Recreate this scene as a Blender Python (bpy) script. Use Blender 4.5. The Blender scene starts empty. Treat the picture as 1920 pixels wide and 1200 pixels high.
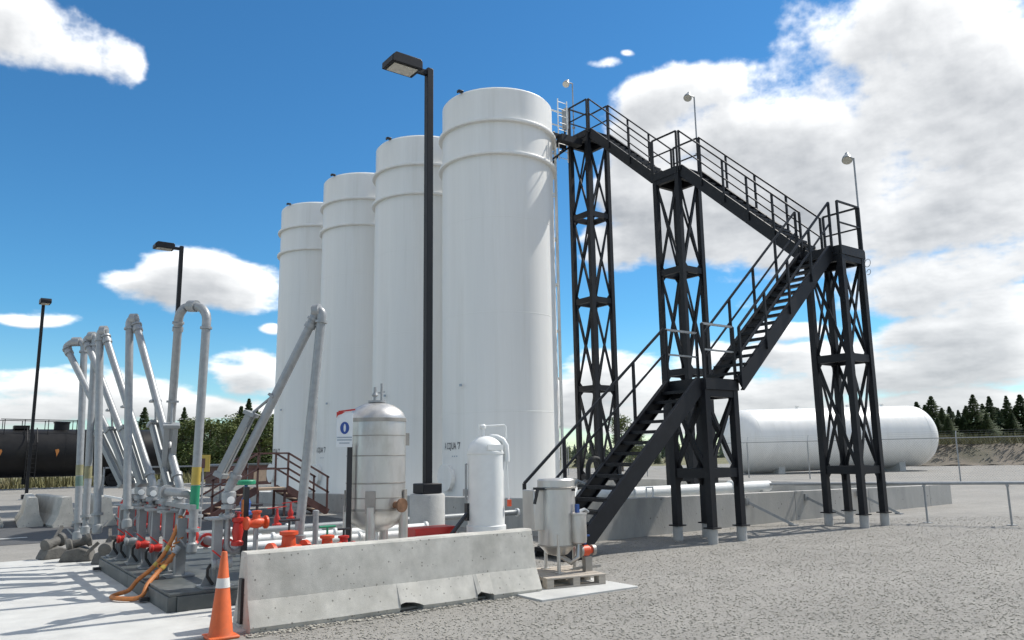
import bpy, bmesh, math, random
import numpy as np
from mathutils import Vector, Matrix
random.seed(7); rng = np.random.default_rng(7)
SC = bpy.context.scene
COL = SC.collection
# ------------------------------------------------------------------ camera
R = math.radians
cam_d = bpy.data.cameras.new('camera'); cam = bpy.data.objects.new('camera', cam_d); COL.objects.link(cam)
_r = Vector((0.8052664568, -0.5927339116, -0.0145754452))
_u = Vector((-0.0893433400, -0.1456072966, 0.9853000978))
_f = Vector((0.5861430723, 0.7921268997, 0.1702094992))
m = Matrix((( _r.x, _u.x, -_f.x, 0), (_r.y, _u.y, -_f.y, 0), (_r.z, _u.z, -_f.z, 1.72), (0, 0, 0, 1)))
cam.matrix_world = m
cam_d.sensor_width = 36; cam_d.lens = 36 * 1453 / 1920.0; cam_d.clip_end = 3000; cam_d.clip_start = 0.05
SC.camera = cam
SC.render.engine = 'CYCLES'; SC.cycles.use_adaptive_sampling = True; SC.cycles.adaptive_threshold = .02; SC.cycles.use_denoising = True; SC.cycles.max_bounces = 6; SC.cycles.diffuse_bounces = 3; SC.cycles.glossy_bounces = 3; SC.cycles.transparent_max_bounces = 4
SC.render.resolution_x = 1024; SC.render.resolution_y = 640
# ------------------------------------------------------------------ world / sky
SUN_EL = 50.0; SUN_V = Vector((1.0, -0.13, math.tan(R(SUN_EL)))).normalized()
world = bpy.data.worlds.new('World'); SC.world = world; world.use_nodes = True
NT = world.node_tree; NT.nodes.clear()
SKY = 0.098
def wmath(nt, op, a, b=None, c=None, clamp=False):
    n = nt.nodes.new('ShaderNodeMath'); n.operation = op; n.use_clamp = clamp
    for i, x in enumerate((a, b, c)):
        if x is None: continue
        if isinstance(x, (int, float)): n.inputs[i].default_value = x
        else: nt.links.new(x, n.inputs[i])
    return n.outputs[0]
BLOBS = [(60.9, 27.6, 3.88, 2.27), (65.7, 27.2, 5.19, 2.81), (70.3, 25.4, 4.11, 2.73), (63.6, 23.1, 7.97, 3.31), (70.0, 20.3, 5.79, 4.76), (54.5, 22.4, 4.9, 2.85), (48.8, 25.1, 3.01, 1.97), (46.8, 22.1, 1.61, 2.59), (52.2, 25.4, 2.73, 1.4), (57.8, 17.3, 9.96, 3.6), (67.6, 14.8, 6.58, 4.02), (48.3, 17.1, 4.31, 2.84), (45.4, 18.5, 1.8, 2.66), (50.5, 14.9, 4.58, 1.52), (55.7, 13.8, 5.41, 2.22), (65.9, 10.9, 5.18, 1.71), (68.7, 9.2, 3.14, 1.5), (56.4, 8.6, 2.81, 0.67), (66.2, 7.8, 5.09, 1.03), (68.4, 6.2, 3.99, 1.0), (57.0, 6.5, 6.94, 1.03), (65.0, 4.9, 7.59, 1.1), (55.0, 4.0, 9.17, 1.11), (43.9, 5.7, 2.72, 1.48), (42.3, 4.0, 3.5, 1.17), (43.5, 15.0, 2.3, 1.3), (60.0, 20.3, 4.3, 2.2), (57.0, 22.6, 4, 2.0), (60.5, 24.8, 3.5, 1.6), (62, 2.6, 14, .9), (47, 2.6, 8, 1.0), (30, 2.8, 9, .9), (2.5, 25.9, 3.55, 1.67), (6.2, 25.6, 2.71, 1.33), (8.8, 25.1, 1.5, 1.46), (1.5, 27.3, 1.6, 1.03), (14.3, 11.8, 3.99, 1.9), (17.5, 11.2, 2.71, 1.68), (9.1, 12.1, 1.54, 0.77), (11.5, 12.7, 1.84, 1.36), (17.0, 5.7, 2.65, 0.96), (4.0, 9.1, 2.44, 0.43), (7.3, 4.5, 4.53, 0.96), (4.8, 3.1, 4.28, 0.79), (11.6, 3.4, 5.19, 0.85), (16.1, 3.3, 5.19, 0.73), (18.7, 8.4, 0.91, 0.34), (44.8, 27.7, 1.49, 0.49), (46.6, 28.3, 0.74, 0.31)]
def cloud_map(W=6144, Hh=1152, seed=4):
    """broken cumulus on the sky hemisphere: opacity and self-shading, columns = azimuth 0..360, rows = elevation 0..90"""
    r = np.random.default_rng(seed)
    az = (np.arange(W) + .5) / W * 360; el = (np.arange(Hh) + .5) / Hh * 90
    def octave(nx, ny, yv):
        g = r.random((ny + 3, nx), dtype=np.float32)
        x = az / 360 * nx; xi = np.floor(x).astype(int); fx = (x - xi).astype(np.float32); fx = fx * fx * (3 - 2 * fx)
        y = np.clip(yv, 0, 1) * ny; yi = np.floor(y).astype(int); fy = (y - yi).astype(np.float32); fy = (fy * fy * (3 - 2 * fy))[:, None]
        a = g[:, xi % nx] * (1 - fx) + g[:, (xi + 1) % nx] * fx
        return a[yi] * (1 - fy) + a[yi + 1] * fy
    yv = np.log1p(el / 9.0) / np.log1p(10.0)          # finer structure towards the horizon
    def fbm(nx, ny, n, rough=.55):
        o = np.zeros((Hh, W), np.float32); amp = 1; tot = 0
        for k in range(n): o += amp * octave(nx * 2 ** k, ny * 2 ** k, yv); tot += amp; amp *= rough
        return o / tot - .5
    def billow(nx, ny, n, rough=.58):
        o = np.zeros((Hh, W), np.float32); amp = 1; tot = 0
        for k in range(n): o += amp * (1 - np.abs(2 * octave(nx * 2 ** k, ny * 2 ** k, yv) - 1)); tot += amp; amp *= rough
        return o / tot - .5
    fb = billow(64, 22, 7); f1 = fbm(48, 16, 8, .64); wx = fbm(40, 14, 4) ; wy = fbm(40, 14, 4); big = fbm(14, 6, 3, .5)
    A = az[None].astype(np.float32) + wx * 5.0; E = el[:, None].astype(np.float32) + wy * 2.6 * np.minimum(1, el[:, None] / 12 + .25).astype(np.float32)
    A = (A + 180) % 360 - 180
    acc = np.full((Hh, W), 1e-3, np.float32)
    for a0, e0, wa, we in BLOBS:
        k = 1.12 if wa > 2 else 1.0
        q = ((A - a0) / (wa * k)) ** 2 + ((E - e0) / (we * k)) ** 2; acc += np.exp(-3.0 * np.minimum(q, 6)) * (.40 if wa < 1.55 and e0 > 26 else 1.0)
    m = np.clip((np.log(acc) + 3.0) / 3.0, -1.3, 1.05)
    az0 = (az + 180) % 360 - 180; w = np.clip((np.abs(az0 - 37) - 41) / 9, 0, 1)[None] + np.clip((el - 31) / 5, 0, 1)[:, None]; w = np.clip(w, 0, 1).astype(np.float32)
    m = m * (1 - w) + np.clip(big * 9 + .25, -1.3, .75) * w  # unseen cloud cover outside the view, thickened to add neutral fill light
    d = m * .74 + f1 * 2.0 + fb * .95 + .03
    dens = np.clip(d + .05, 0, 1.6)
    t = np.clip((d + .17) / .78, 0, 1); alpha = t * t * (3 - 2 * t)
    # self-shading: depth of cloud towards the sun, which stands high on the right
    acc = np.zeros_like(dens); px = W / 360; py = Hh / 90
    for k in range(1, 13):
        s = k * .22; acc += np.roll(np.roll(dens, int(-s * (.5 + .25 * (k % 3)) * px), 1), int(-s * py), 0) * (.93 ** k)
    lit = np.clip((np.exp(-acc * .15) - .10) * 1.18, 0, 1)
    rel = dens - np.roll(np.roll(dens, int(-.35 * px), 1), int(-.45 * py), 0)
    lit = np.clip(lit + .22 * np.clip(rel, -1, 1), 0, 1)
    lit = lit * (.70 + .30 * np.clip(el / 11, 0, 1))[:, None]
    return alpha, lit

def build_world():
    nt = NT
    alpha, lit = cloud_map(); Hh, W = alpha.shape
    px = np.ones((Hh, W, 4), np.float32); px[..., 0] = alpha; px[..., 1] = lit; px[..., 2] = 0
    img = bpy.data.images.new('cloud_cover', W, Hh, alpha=False, float_buffer=False); img.colorspace_settings.name = 'Non-Color'; img.pixels.foreach_set(px.ravel()); img.update()
    M = lambda *a, **k: wmath(nt, *a, **k)
    tc = nt.nodes.new('ShaderNodeTexCoord'); nrm = nt.nodes.new('ShaderNodeVectorMath'); nrm.operation = 'NORMALIZE'; nt.links.new(tc.outputs['Generated'], nrm.inputs[0])
    sep = nt.nodes.new('ShaderNodeSeparateXYZ'); nt.links.new(nrm.outputs[0], sep.inputs[0]); X, Y, Z = sep.outputs
    u = M('DIVIDE', M('ARCTAN2', X, Y), 2 * math.pi); v = M('MINIMUM', M('MAXIMUM', M('DIVIDE', M('ARCSINE', Z), math.pi / 2), .0005), .9995)
    cmb = nt.nodes.new('ShaderNodeCombineXYZ'); nt.links.new(u, cmb.inputs[0]); nt.links.new(v, cmb.inputs[1])
    it = nt.nodes.new('ShaderNodeTexImage'); it.image = img; it.interpolation = 'Linear'; it.extension = 'REPEAT'; nt.links.new(cmb.outputs[0], it.inputs[0])
    sc_ = nt.nodes.new('ShaderNodeSeparateColor'); nt.links.new(it.outputs[0], sc_.inputs[0])
    al = M('MULTIPLY', sc_.outputs[0], M('GREATER_THAN', Z, 0.0)); al = M('MULTIPLY', al, .97)
    cr = nt.nodes.new('ShaderNodeMix'); cr.data_type = 'RGBA'; nt.links.new(sc_.outputs[1], cr.inputs[0])
    cr.inputs[6].default_value = (.30 / SKY, .315 / SKY, .335 / SKY, 1); cr.inputs[7].default_value = (1.0 / SKY, 1.0 / SKY, .99 / SKY, 1)
    sky = nt.nodes.new('ShaderNodeTexSky'); sky.sky_type = 'NISHITA'; sky.sun_disc = False
    sky.sun_elevation = R(SUN_EL); sky.sun_rotation = math.atan2(SUN_V.x, SUN_V.y); sky.air_density = 1.0; sky.dust_density = .1; sky.ozone_density = 1.6; sky.altitude = 300
    hs = nt.nodes.new('ShaderNodeHueSaturation'); hs.inputs['Saturation'].default_value = 1.16; nt.links.new(sky.outputs[0], hs.inputs['Color'])
    tint = nt.nodes.new('ShaderNodeMix'); tint.data_type = 'RGBA'; tint.blend_type = 'MULTIPLY'; tint.inputs[0].default_value = 1; tint.inputs[7].default_value = (.45, .82, .95, 1); nt.links.new(hs.outputs[0], tint.inputs[6]); nt.links.new(M('ADD', M('MULTIPLY', Z, 3.2), .45, clamp=True), tint.inputs[0])
    mx = nt.nodes.new('ShaderNodeMix'); mx.data_type = 'RGBA'; nt.links.new(al, mx.inputs[0]); nt.links.new(tint.outputs[2], mx.inputs[6]); nt.links.new(cr.outputs[2], mx.inputs[7])
    b = nt.nodes.new('ShaderNodeBackground'); b.inputs[1].default_value = SKY; nt.links.new(mx.outputs[2], b.inputs[0])
    o = nt.nodes.new('ShaderNodeOutputWorld'); nt.links.new(b.outputs[0], o.inputs[0])
build_world()
# ------------------------------------------------------------------ sun, exposure
sd = bpy.data.lights.new('sun', 'SUN'); sd.energy = 3.35; sd.angle = R(.55); sd.color = (1, .955, .88)
sun = bpy.data.objects.new('sun', sd); COL.objects.link(sun); sun.rotation_euler = SUN_V.to_track_quat('Z', 'Y').to_euler()
sun.location = (10, -10, 40)
SC.view_settings.view_transform = 'Standard'; SC.view_settings.look = 'None'; SC.view_settings.exposure = 0.56; SC.view_settings.gamma = 1
SC.view_settings.use_curve_mapping = False
# ------------------------------------------------------------------ materials
def lin(c): return tuple(((x / 12.92) if x <= .04045 else ((x + .055) / 1.055) ** 2.4) for x in c)
MATS = {}
def mat(name, base, rough=.6, metal=0.0, var=.15, scale=6.0, bump=0.0, bscale=40.0, stretch=(1, 1, 1), alt=None, altscale=2.0, altlo=.45, altup=.65, spec=.5, detail=6):
    if name in MATS: return MATS[name]
    M_ = bpy.data.materials.new(name); M_.use_nodes = True; nt = M_.node_tree; bs = nt.nodes['Principled BSDF']
    tc = nt.nodes.new('ShaderNodeTexCoord'); mp = nt.nodes.new('ShaderNodeMapping'); nt.links.new(tc.outputs['Object'], mp.inputs[0]); mp.inputs['Scale'].default_value = stretch
    n = nt.nodes.new('ShaderNodeTexNoise'); n.inputs['Scale'].default_value = scale; n.inputs['Detail'].default_value = detail; n.inputs['Roughness'].default_value = .62
    nt.links.new(mp.outputs[0], n.inputs['Vector'])
    rp = nt.nodes.new('ShaderNodeMapRange'); nt.links.new(n.outputs[0], rp.inputs[0]); rp.inputs[1].default_value = .25; rp.inputs[2].default_value = .75
    rp.inputs[3].default_value = 1 - var; rp.inputs[4].default_value = 1 + var
    mu = nt.nodes.new('ShaderNodeMix'); mu.data_type = 'RGBA'; mu.blend_type = 'MULTIPLY'; mu.inputs[0].default_value = 1
    mu.inputs[6].default_value = (*base, 1); nt.links.new(rp.outputs[0], mu.inputs[7]); col = mu.outputs[2]
    if alt:
        n2 = nt.nodes.new('ShaderNodeTexNoise'); n2.inputs['Scale'].default_value = altscale; n2.inputs['Detail'].default_value = 7; n2.inputs['Roughness'].default_value = .65
        nt.links.new(mp.outputs[0], n2.inputs['Vector'])
        r2 = nt.nodes.new('ShaderNodeMapRange'); nt.links.new(n2.outputs[0], r2.inputs[0]); r2.inputs[1].default_value = altlo; r2.inputs[2].default_value = altup
        m2 = nt.nodes.new('ShaderNodeMix'); m2.data_type = 'RGBA'; nt.links.new(r2.outputs[0], m2.inputs[0]); nt.links.new(col, m2.inputs[6]); m2.inputs[7].default_value = (*alt, 1); col = m2.outputs[2]
    nt.links.new(col, bs.inputs['Base Color'])
    rr = nt.nodes.new('ShaderNodeMapRange'); nt.links.new(n.outputs[0], rr.inputs[0]); rr.inputs[3].default_value = max(0, rough - .12); rr.inputs[4].default_value = min(1, rough + .12); nt.links.new(rr.outputs[0], bs.inputs['Roughness'])
    bs.inputs['Metallic'].default_value = metal; bs.inputs['Specular IOR Level'].default_value = spec
    if bump:
        nb = nt.nodes.new('ShaderNodeTexNoise'); nb.inputs['Scale'].default_value = bscale; nb.inputs['Detail'].default_value = 5; nt.links.new(mp.outputs[0], nb.inputs['Vector'])
        b = nt.nodes.new('ShaderNodeBump'); b.inputs['Strength'].default_value = bump; b.inputs['Distance'].default_value = .02; nt.links.new(nb.outputs[0], b.inputs['Height']); nt.links.new(b.outputs[0], bs.inputs['Normal'])
    MATS[name] = M_; return M_
M_TANK = mat('white_tank_paint', (.80, .79, .76), .42, var=.05, scale=2.2, stretch=(1, 1, .05), alt=(.70, .685, .64), altscale=2.4, altlo=.52, altup=.85)
M_WHITE = mat('white_paint', (.76, .77, .75), .4, var=.06, scale=5)
M_GALV = mat('galvanised_steel', (.315, .325, .33), .45, metal=.3, var=.16, scale=14)
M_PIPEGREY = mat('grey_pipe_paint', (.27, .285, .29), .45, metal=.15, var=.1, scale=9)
M_BLACK = mat('black_steel_paint', (.017, .018, .021), .42, var=.3, scale=8)
M_STAIR = mat('black_stair_paint', (.011, .012, .015), .5, spec=.28, var=.35, scale=5, alt=(.024, .024, .026), altscale=3, altlo=.55, altup=.8)
M_LAMP = mat('dark_bronze_paint', (.008, .009, .012), .45, spec=.3, var=.2)
M_SS = mat('stainless_steel', (.58, .565, .54), .38, metal=.78, var=.16, scale=4, stretch=(1, 1, .35), alt=(.38, .345, .30), altscale=2.6, altlo=.5, altup=.78)
M_SSD = mat('weld_band_steel', (.35, .33, .30), .5, metal=.7, var=.2)
M_CONC = mat('concrete_pad', (.50, .50, .48), .85, var=.12, scale=3, bump=.25, bscale=60, alt=(.40, .40, .385), altscale=.9, altlo=.5, altup=.7)
M_BARR = mat('barrier_concrete', (.49, .475, .43), .88, var=.2, scale=6, bump=.16, bscale=130, alt=(.31, .30, .265), altscale=2.2, altlo=.44, altup=.82, stretch=(1, 1, .8))
M_WALL = mat('wall_concrete', (.40, .39, .365), .88, var=.12, scale=2.5, bump=.3, bscale=30, alt=(.27, .27, .26), altscale=1.1, altlo=.5, altup=.75, stretch=(1, 1, .4))
M_PIER = mat('pier_concrete', (.40, .40, .385), .88, var=.12, scale=5, bump=.3)
M_RED = mat('red_valve_paint', (.45, .025, .018), .4, var=.2)
M_ORANGE = mat('orange_cast_valve', (.62, .075, .02), .45, var=.2)
M_CONE = mat('orange_cone_plastic', (.66, .125, .03), .55, var=.18, scale=9, alt=(.30, .10, .05), altscale=4.5, altlo=.50, altup=.80)
M_CONEW = mat('white_cone_collar', (.7, .68, .64), .4, var=.1)
M_RUB = mat('black_rubber', (.02, .02, .02), .75, var=.2)
M_HOSE = mat('orange_hose_cover', (.48, .17, .045), .6, var=.25, scale=20)
M_WOOD = mat('weathered_pallet_wood', (.42, .37, .31), .8, var=.25, scale=5, stretch=(1, 8, 8), bump=.3)
M_SKID = mat('dark_skid_steel', (.075, .085, .085), .55, var=.25, scale=5, alt=(.15, .155, .15), altscale=2.5, altlo=.5, altup=.75)
M_BLUE = mat('blue_valve_paint', (.02, .07, .25), .4, var=.2)
M_GREEN = mat('green_paint', (.015, .24, .12), .45, var=.15)
M_YEL = mat('yellow_paint', (.46, .33, .06), .45, var=.15)
M_BROWN = mat('brown_rail_paint', (.12, .055, .045), .55, var=.2)
M_TAN = mat('tan_tread', (.50, .36, .25), .7, var=.15)
M_CAR = mat('black_tank_car_paint', (.008, .008, .009), .5, spec=.25, var=.4, scale=1.5, alt=(.02, .019, .017), altscale=.9, altlo=.5, altup=.8)
M_AMBER = mat('amber_placard', (.45, .17, .035), .5, var=.1)
M_DIRT = mat('dirty_coupling_iron', (.11, .105, .095), .7, var=.4, scale=9, bump=.5)
M_LENS = mat('lamp_lens', (.55, .52, .45), .3, var=.2, scale=12)
M_SIGN = mat('white_sign_face', (.72, .76, .78), .4, var=.05)
M_SBLUE = mat('blue_sign_print', (.02, .07, .30), .4, var=.05)
M_SGREY = mat('grey_sign_print', (.32, .38, .44), .5, var=.1)
M_SRED = mat('red_sign_print', (.5, .03, .025), .4, var=.1)
M_INK = mat('black_lettering', (.07, .07, .08), .6, var=.1)
M_TRUNK = mat('bark', (.10, .075, .055), .9, var=.3, scale=8)
M_SPRUCE = mat('spruce_needles', (.045, .075, .028), .75, var=.55, scale=1.6, alt=(.085, .115, .038), altscale=.8)
M_SPRUCE2 = mat('pale_spruce_needles', (.06, .09, .032), .75, var=.5, scale=1.6, alt=(.10, .125, .045), altscale=.8)
M_LEAF = mat('aspen_leaves', (.085, .125, .032), .65, var=.5, scale=1.4, alt=(.15, .16, .04), altscale=.7)
M_GRASS = mat('rough_grass', (.13, .125, .05), .95, var=.4, scale=.6, alt=(.20, .175, .10), altscale=.12, bump=.6, bscale=4)
M_SAND = mat('dirt_bank', (.15, .125, .097), .95, var=.35, scale=.7, alt=(.085, .078, .05), altscale=.3, bump=.5, bscale=3)
M_ASPH = mat('asphalt', (.075, .077, .08), .9, var=.2, scale=3, bump=.4, bscale=120)
M_LINE = mat('road_line_paint', (.6, .6, .57), .7, var=.15)
M_BALL = mat('rail_ballast', (.26, .255, .24), .95, var=.35, scale=10, bump=.8, bscale=20)
def gravel_mat():
    M_ = bpy.data.materials.new('crushed_gravel'); M_.use_nodes = True; nt = M_.node_tree; bs = nt.nodes['Principled BSDF']; MATS['gravel'] = M_
    tc = nt.nodes.new('ShaderNodeTexCoord')
    def vor(s, off=0):
        v = nt.nodes.new('ShaderNodeTexVoronoi'); v.inputs['Scale'].default_value = s; nt.links.new(tc.outputs['Object'], v.inputs['Vector']); return v
    v1 = vor(32); v2 = vor(75)
    def noise(s, det=6):
        n = nt.nodes.new('ShaderNodeTexNoise'); n.inputs['Scale'].default_value = s; n.inputs['Detail'].default_value = det; n.inputs['Roughness'].default_value = .62; nt.links.new(tc.outputs['Object'], n.inputs['Vector']); return n.outputs[0]
    mpr = nt.nodes.new('ShaderNodeMapping'); nt.links.new(tc.outputs['Object'], mpr.inputs[0]); mpr.inputs['Rotation'].default_value = (0, 0, .5); mpr.inputs['Scale'].default_value = (.12, 1.1, 1)
    big = noise(.35); mid = noise(2.2); fine = noise(14)
    rut = nt.nodes.new('ShaderNodeTexNoise'); rut.inputs['Scale'].default_value = 1.0; rut.inputs['Detail'].default_value = 5; nt.links.new(mpr.outputs[0], rut.inputs['Vector'])
    bw = nt.nodes.new('ShaderNodeSeparateColor'); nt.links.new(v1.outputs['Color'], bw.inputs[0])
    bw2 = nt.nodes.new('ShaderNodeSeparateColor'); nt.links.new(v2.outputs['Color'], bw2.inputs[0])
    A = lambda *a: wmath(nt, *a)
    val = A('ADD', A('MULTIPLY', bw.outputs[0], .22), A('MULTIPLY', bw2.outputs[0], .16))
    val = A('ADD', val, A('MULTIPLY', A('SUBTRACT', rut.outputs[0], .5), .45)); val = A('ADD', val, A('MULTIPLY', big, .5)); val = A('ADD', val, A('MULTIPLY', mid, .45)); val = A('ADD', val, A('MULTIPLY', fine, .35))
    mr = nt.nodes.new('ShaderNodeMapRange'); nt.links.new(val, mr.inputs[0]); mr.inputs[1].default_value = .50; mr.inputs[2].default_value = 1.30; mr.inputs[3].default_value = .17; mr.inputs[4].default_value = .345
    cr = nt.nodes.new('ShaderNodeMix'); cr.data_type = 'RGBA'; nt.links.new(mr.outputs[0], cr.inputs[0]); cr.inputs[6].default_value = (0.0, 0, 0, 1); cr.inputs[7].default_value = (1.0, .955, .87, 1)
    nt.links.new(cr.outputs[2], bs.inputs['Base Color']); bs.inputs['Roughness'].default_value = .92
    h = A('ADD', A('MULTIPLY', bw.outputs[1], .25), A('MULTIPLY', noise(60, 3), .7))
    b = nt.nodes.new('ShaderNodeBump'); b.inputs['Strength'].default_value = .35; b.inputs['Distance'].default_value = .012; nt.links.new(h, b.inputs['Height']); nt.links.new(b.outputs[0], bs.inputs['Normal'])
    return M_
M_GRAV = gravel_mat()
def add_pits(M_, scale, size, amount):
    nt = M_.node_tree; bs = nt.nodes['Principled BSDF']; l = bs.inputs['Base Color'].links[0]; src = l.from_socket
    tc = nt.nodes.new('ShaderNodeTexCoord'); v = nt.nodes.new('ShaderNodeTexVoronoi'); v.inputs['Scale'].default_value = scale; nt.links.new(tc.outputs['Object'], v.inputs['Vector'])
    sc_ = nt.nodes.new('ShaderNodeSeparateColor'); nt.links.new(v.outputs['Color'], sc_.inputs[0])
    hit = wmath(nt, 'MULTIPLY', wmath(nt, 'LESS_THAN', v.outputs['Distance'], wmath(nt, 'MULTIPLY', sc_.outputs[0], size)), wmath(nt, 'LESS_THAN', sc_.outputs[1], amount))
    mx = nt.nodes.new('ShaderNodeMix'); mx.data_type = 'RGBA'; nt.links.new(wmath(nt, 'MULTIPLY', hit, .65), mx.inputs[0]); nt.links.new(src, mx.inputs[6]); mx.inputs[7].default_value = (.09, .085, .075, 1); nt.links.new(mx.outputs[2], bs.inputs['Base Color'])
add_pits(M_BARR, 26, .30, .30); add_pits(M_WALL, 9, .2, .2)
def stone_mat():
    M_ = mat('gravel_stone', (.36, .34, .292), .9, var=.38, scale=31, alt=(.265, .25, .217), altscale=14, altlo=.5, altup=.62, detail=2); return M_
M_STONE = stone_mat()
# ------------------------------------------------------------------ mesh builder
class MB:
    def __init__(s): s.v = []; s.f = []
    def add(s, vs, fs):
        o = len(s.v); s.v += [tuple(v) for v in vs]; s.f += [tuple(i + o for i in f) for f in fs]; return s
    def box(s, x0, x1, y0, y1, z0, z1):
        return s.add([(x0, y0, z0), (x1, y0, z0), (x1, y1, z0), (x0, y1, z0), (x0, y0, z1), (x1, y0, z1), (x1, y1, z1), (x0, y1, z1)],
                     [(3, 2, 1, 0), (4, 5, 6, 7), (0, 1, 5, 4), (1, 2, 6, 5), (2, 3, 7, 6), (3, 0, 4, 7)])
    def cb(s, c, sx, sy, sz): return s.box(c[0] - sx / 2, c[0] + sx / 2, c[1] - sy / 2, c[1] + sy / 2, c[2] - sz / 2, c[2] + sz / 2)
    def bar(s, p, q, w, h=None, up=(0, 0, 1)):
        h = h or w; p = Vector(p); q = Vector(q); d = (q - p).normalized(); upv = Vector(up)
        if abs(d.dot(upv)) > .98: upv = Vector((0, 1, 0))
        a = d.cross(upv).normalized() * (w / 2); b = a.cross(d).normalized() * (h / 2)
        vs = [p - a - b, p + a - b, p + a + b, p - a + b, q - a - b, q + a - b, q + a + b, q - a + b]
        return s.add(vs, [(3, 2, 1, 0), (4, 5, 6, 7), (0, 1, 5, 4), (1, 2, 6, 5), (2, 3, 7, 6), (3, 0, 4, 7)])
    def tube(s, pts, r, n=10, caps=True):
        pts = [Vector(p) for p in pts]; rs = r if isinstance(r, (list, tuple)) else [r] * len(pts)
        vs = []; fs = []; pa = None
        for i, p in enumerate(pts):
            d = ((pts[i + 1] if i < len(pts) - 1 else p) - (pts[i - 1] if i > 0 else p)).normalized()
            if pa is None:
                pa = d.cross(Vector((0, 0, 1)));
                if pa.length < 1e-3: pa = d.cross(Vector((1, 0, 0)))
            else: pa = pa - d * pa.dot(d)
            pa.normalize(); b = d.cross(pa)
            for k in range(n):
                t = 2 * math.pi * k / n; vs.append(p + (pa * math.cos(t) + b * math.sin(t)) * rs[i])
        for i in range(len(pts) - 1):
            for k in range(n):
                a = i * n + k; b2 = i * n + (k + 1) % n; fs.append((a, b2, b2 + n, a + n))
        if caps: fs.append(tuple(range(n - 1, -1, -1))); fs.append(tuple(range((len(pts) - 1) * n, len(pts) * n)))
        return s.add(vs, fs)
    def lathe(s, prof, c=(0, 0, 0), n=32, axis=None):
        vs = []; fs = []; c = Vector(c)
        q = Vector((0, 0, 1)).rotation_difference(Vector(axis)) if axis is not None else None
        for r, z in prof:
            for k in range(n):
                t = 2 * math.pi * k / n; v = Vector((max(r, 1e-4) * math.cos(t), max(r, 1e-4) * math.sin(t), z))
                if q: v = q @ v
                vs.append(c + v)
        for i in range(len(prof) - 1):
            for k in range(n):
                a = i * n + k; b = i * n + (k + 1) % n; fs.append((a, b, b + n, a + n))
        fs.append(tuple(range(n - 1, -1, -1))); fs.append(tuple(range((len(prof) - 1) * n, len(prof) * n)))
        return s.add(vs, fs)
    def disc(s, c, axis, r, h, n=20): return s.lathe([(r, -h / 2), (r, h / 2)], c, n, axis)
    def prism(s, poly, y0, y1, fn=lambda a, y, b: (a, y, b)):
        n = len(poly); vs = [fn(a, y0, b) for a, b in poly] + [fn(a, y1, b) for a, b in poly]
        return s.add(vs, [tuple(range(n)), tuple(range(2 * n - 1, n - 1, -1))] + [(i + n, (i + 1) % n + n, (i + 1) % n, i) for i in range(n)])
    def shift(s, o): s.v = [(a[0] + o[0], a[1] + o[1], a[2] + o[2]) for a in s.v]; return s
def mesh_obj(name, mb, m_, parent=None, bevel=0.0, smooth=True, ang=35):
    me = bpy.data.meshes.new(name); me.from_pydata(mb.v, [], mb.f); me.materials.append(m_)
    bm = bmesh.new(); bm.from_mesh(me); bmesh.ops.recalc_face_normals(bm, faces=bm.faces); bm.to_mesh(me); bm.free()
    if smooth: me.shade_smooth(); me.set_sharp_from_angle(angle=R(ang))
    o = bpy.data.objects.new(name, me); COL.objects.link(o)
    if parent is not None: o.parent = parent
    if bevel:
        b = o.modifiers.new('bevel', 'BEVEL'); b.width = bevel; b.segments = 2; b.limit_method = 'ANGLE'; b.angle_limit = R(40)
    return o
def tag(o, label=None, cat=None, group=None, kind=None):
    if label: o['label'] = label
    if cat: o['category'] = cat
    if group: o['group'] = group
    if kind: o['kind'] = kind
    return o
def thing(name, label, cat, loc=(0, 0, 0), rz=0, group=None):
    o = bpy.data.objects.new(name, None); COL.objects.link(o); o.location = loc; o.rotation_euler = (0, 0, rz); o.empty_display_size = .2
    return tag(o, label, cat, group)
def copy_tree(o, parent=None):
    c = o.copy(); COL.objects.link(c); c.parent = parent
    for ch in list(o.children): copy_tree(ch, c)
    return c
def arc(c, a, b, r, t0, t1, n=7):
    c = Vector(c); a = Vector(a); b = Vector(b)
    return [c + (a * math.cos(t0 + (t1 - t0) * i / n) + b * math.sin(t0 + (t1 - t0) * i / n)) * r for i in range(n + 1)]
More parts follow.
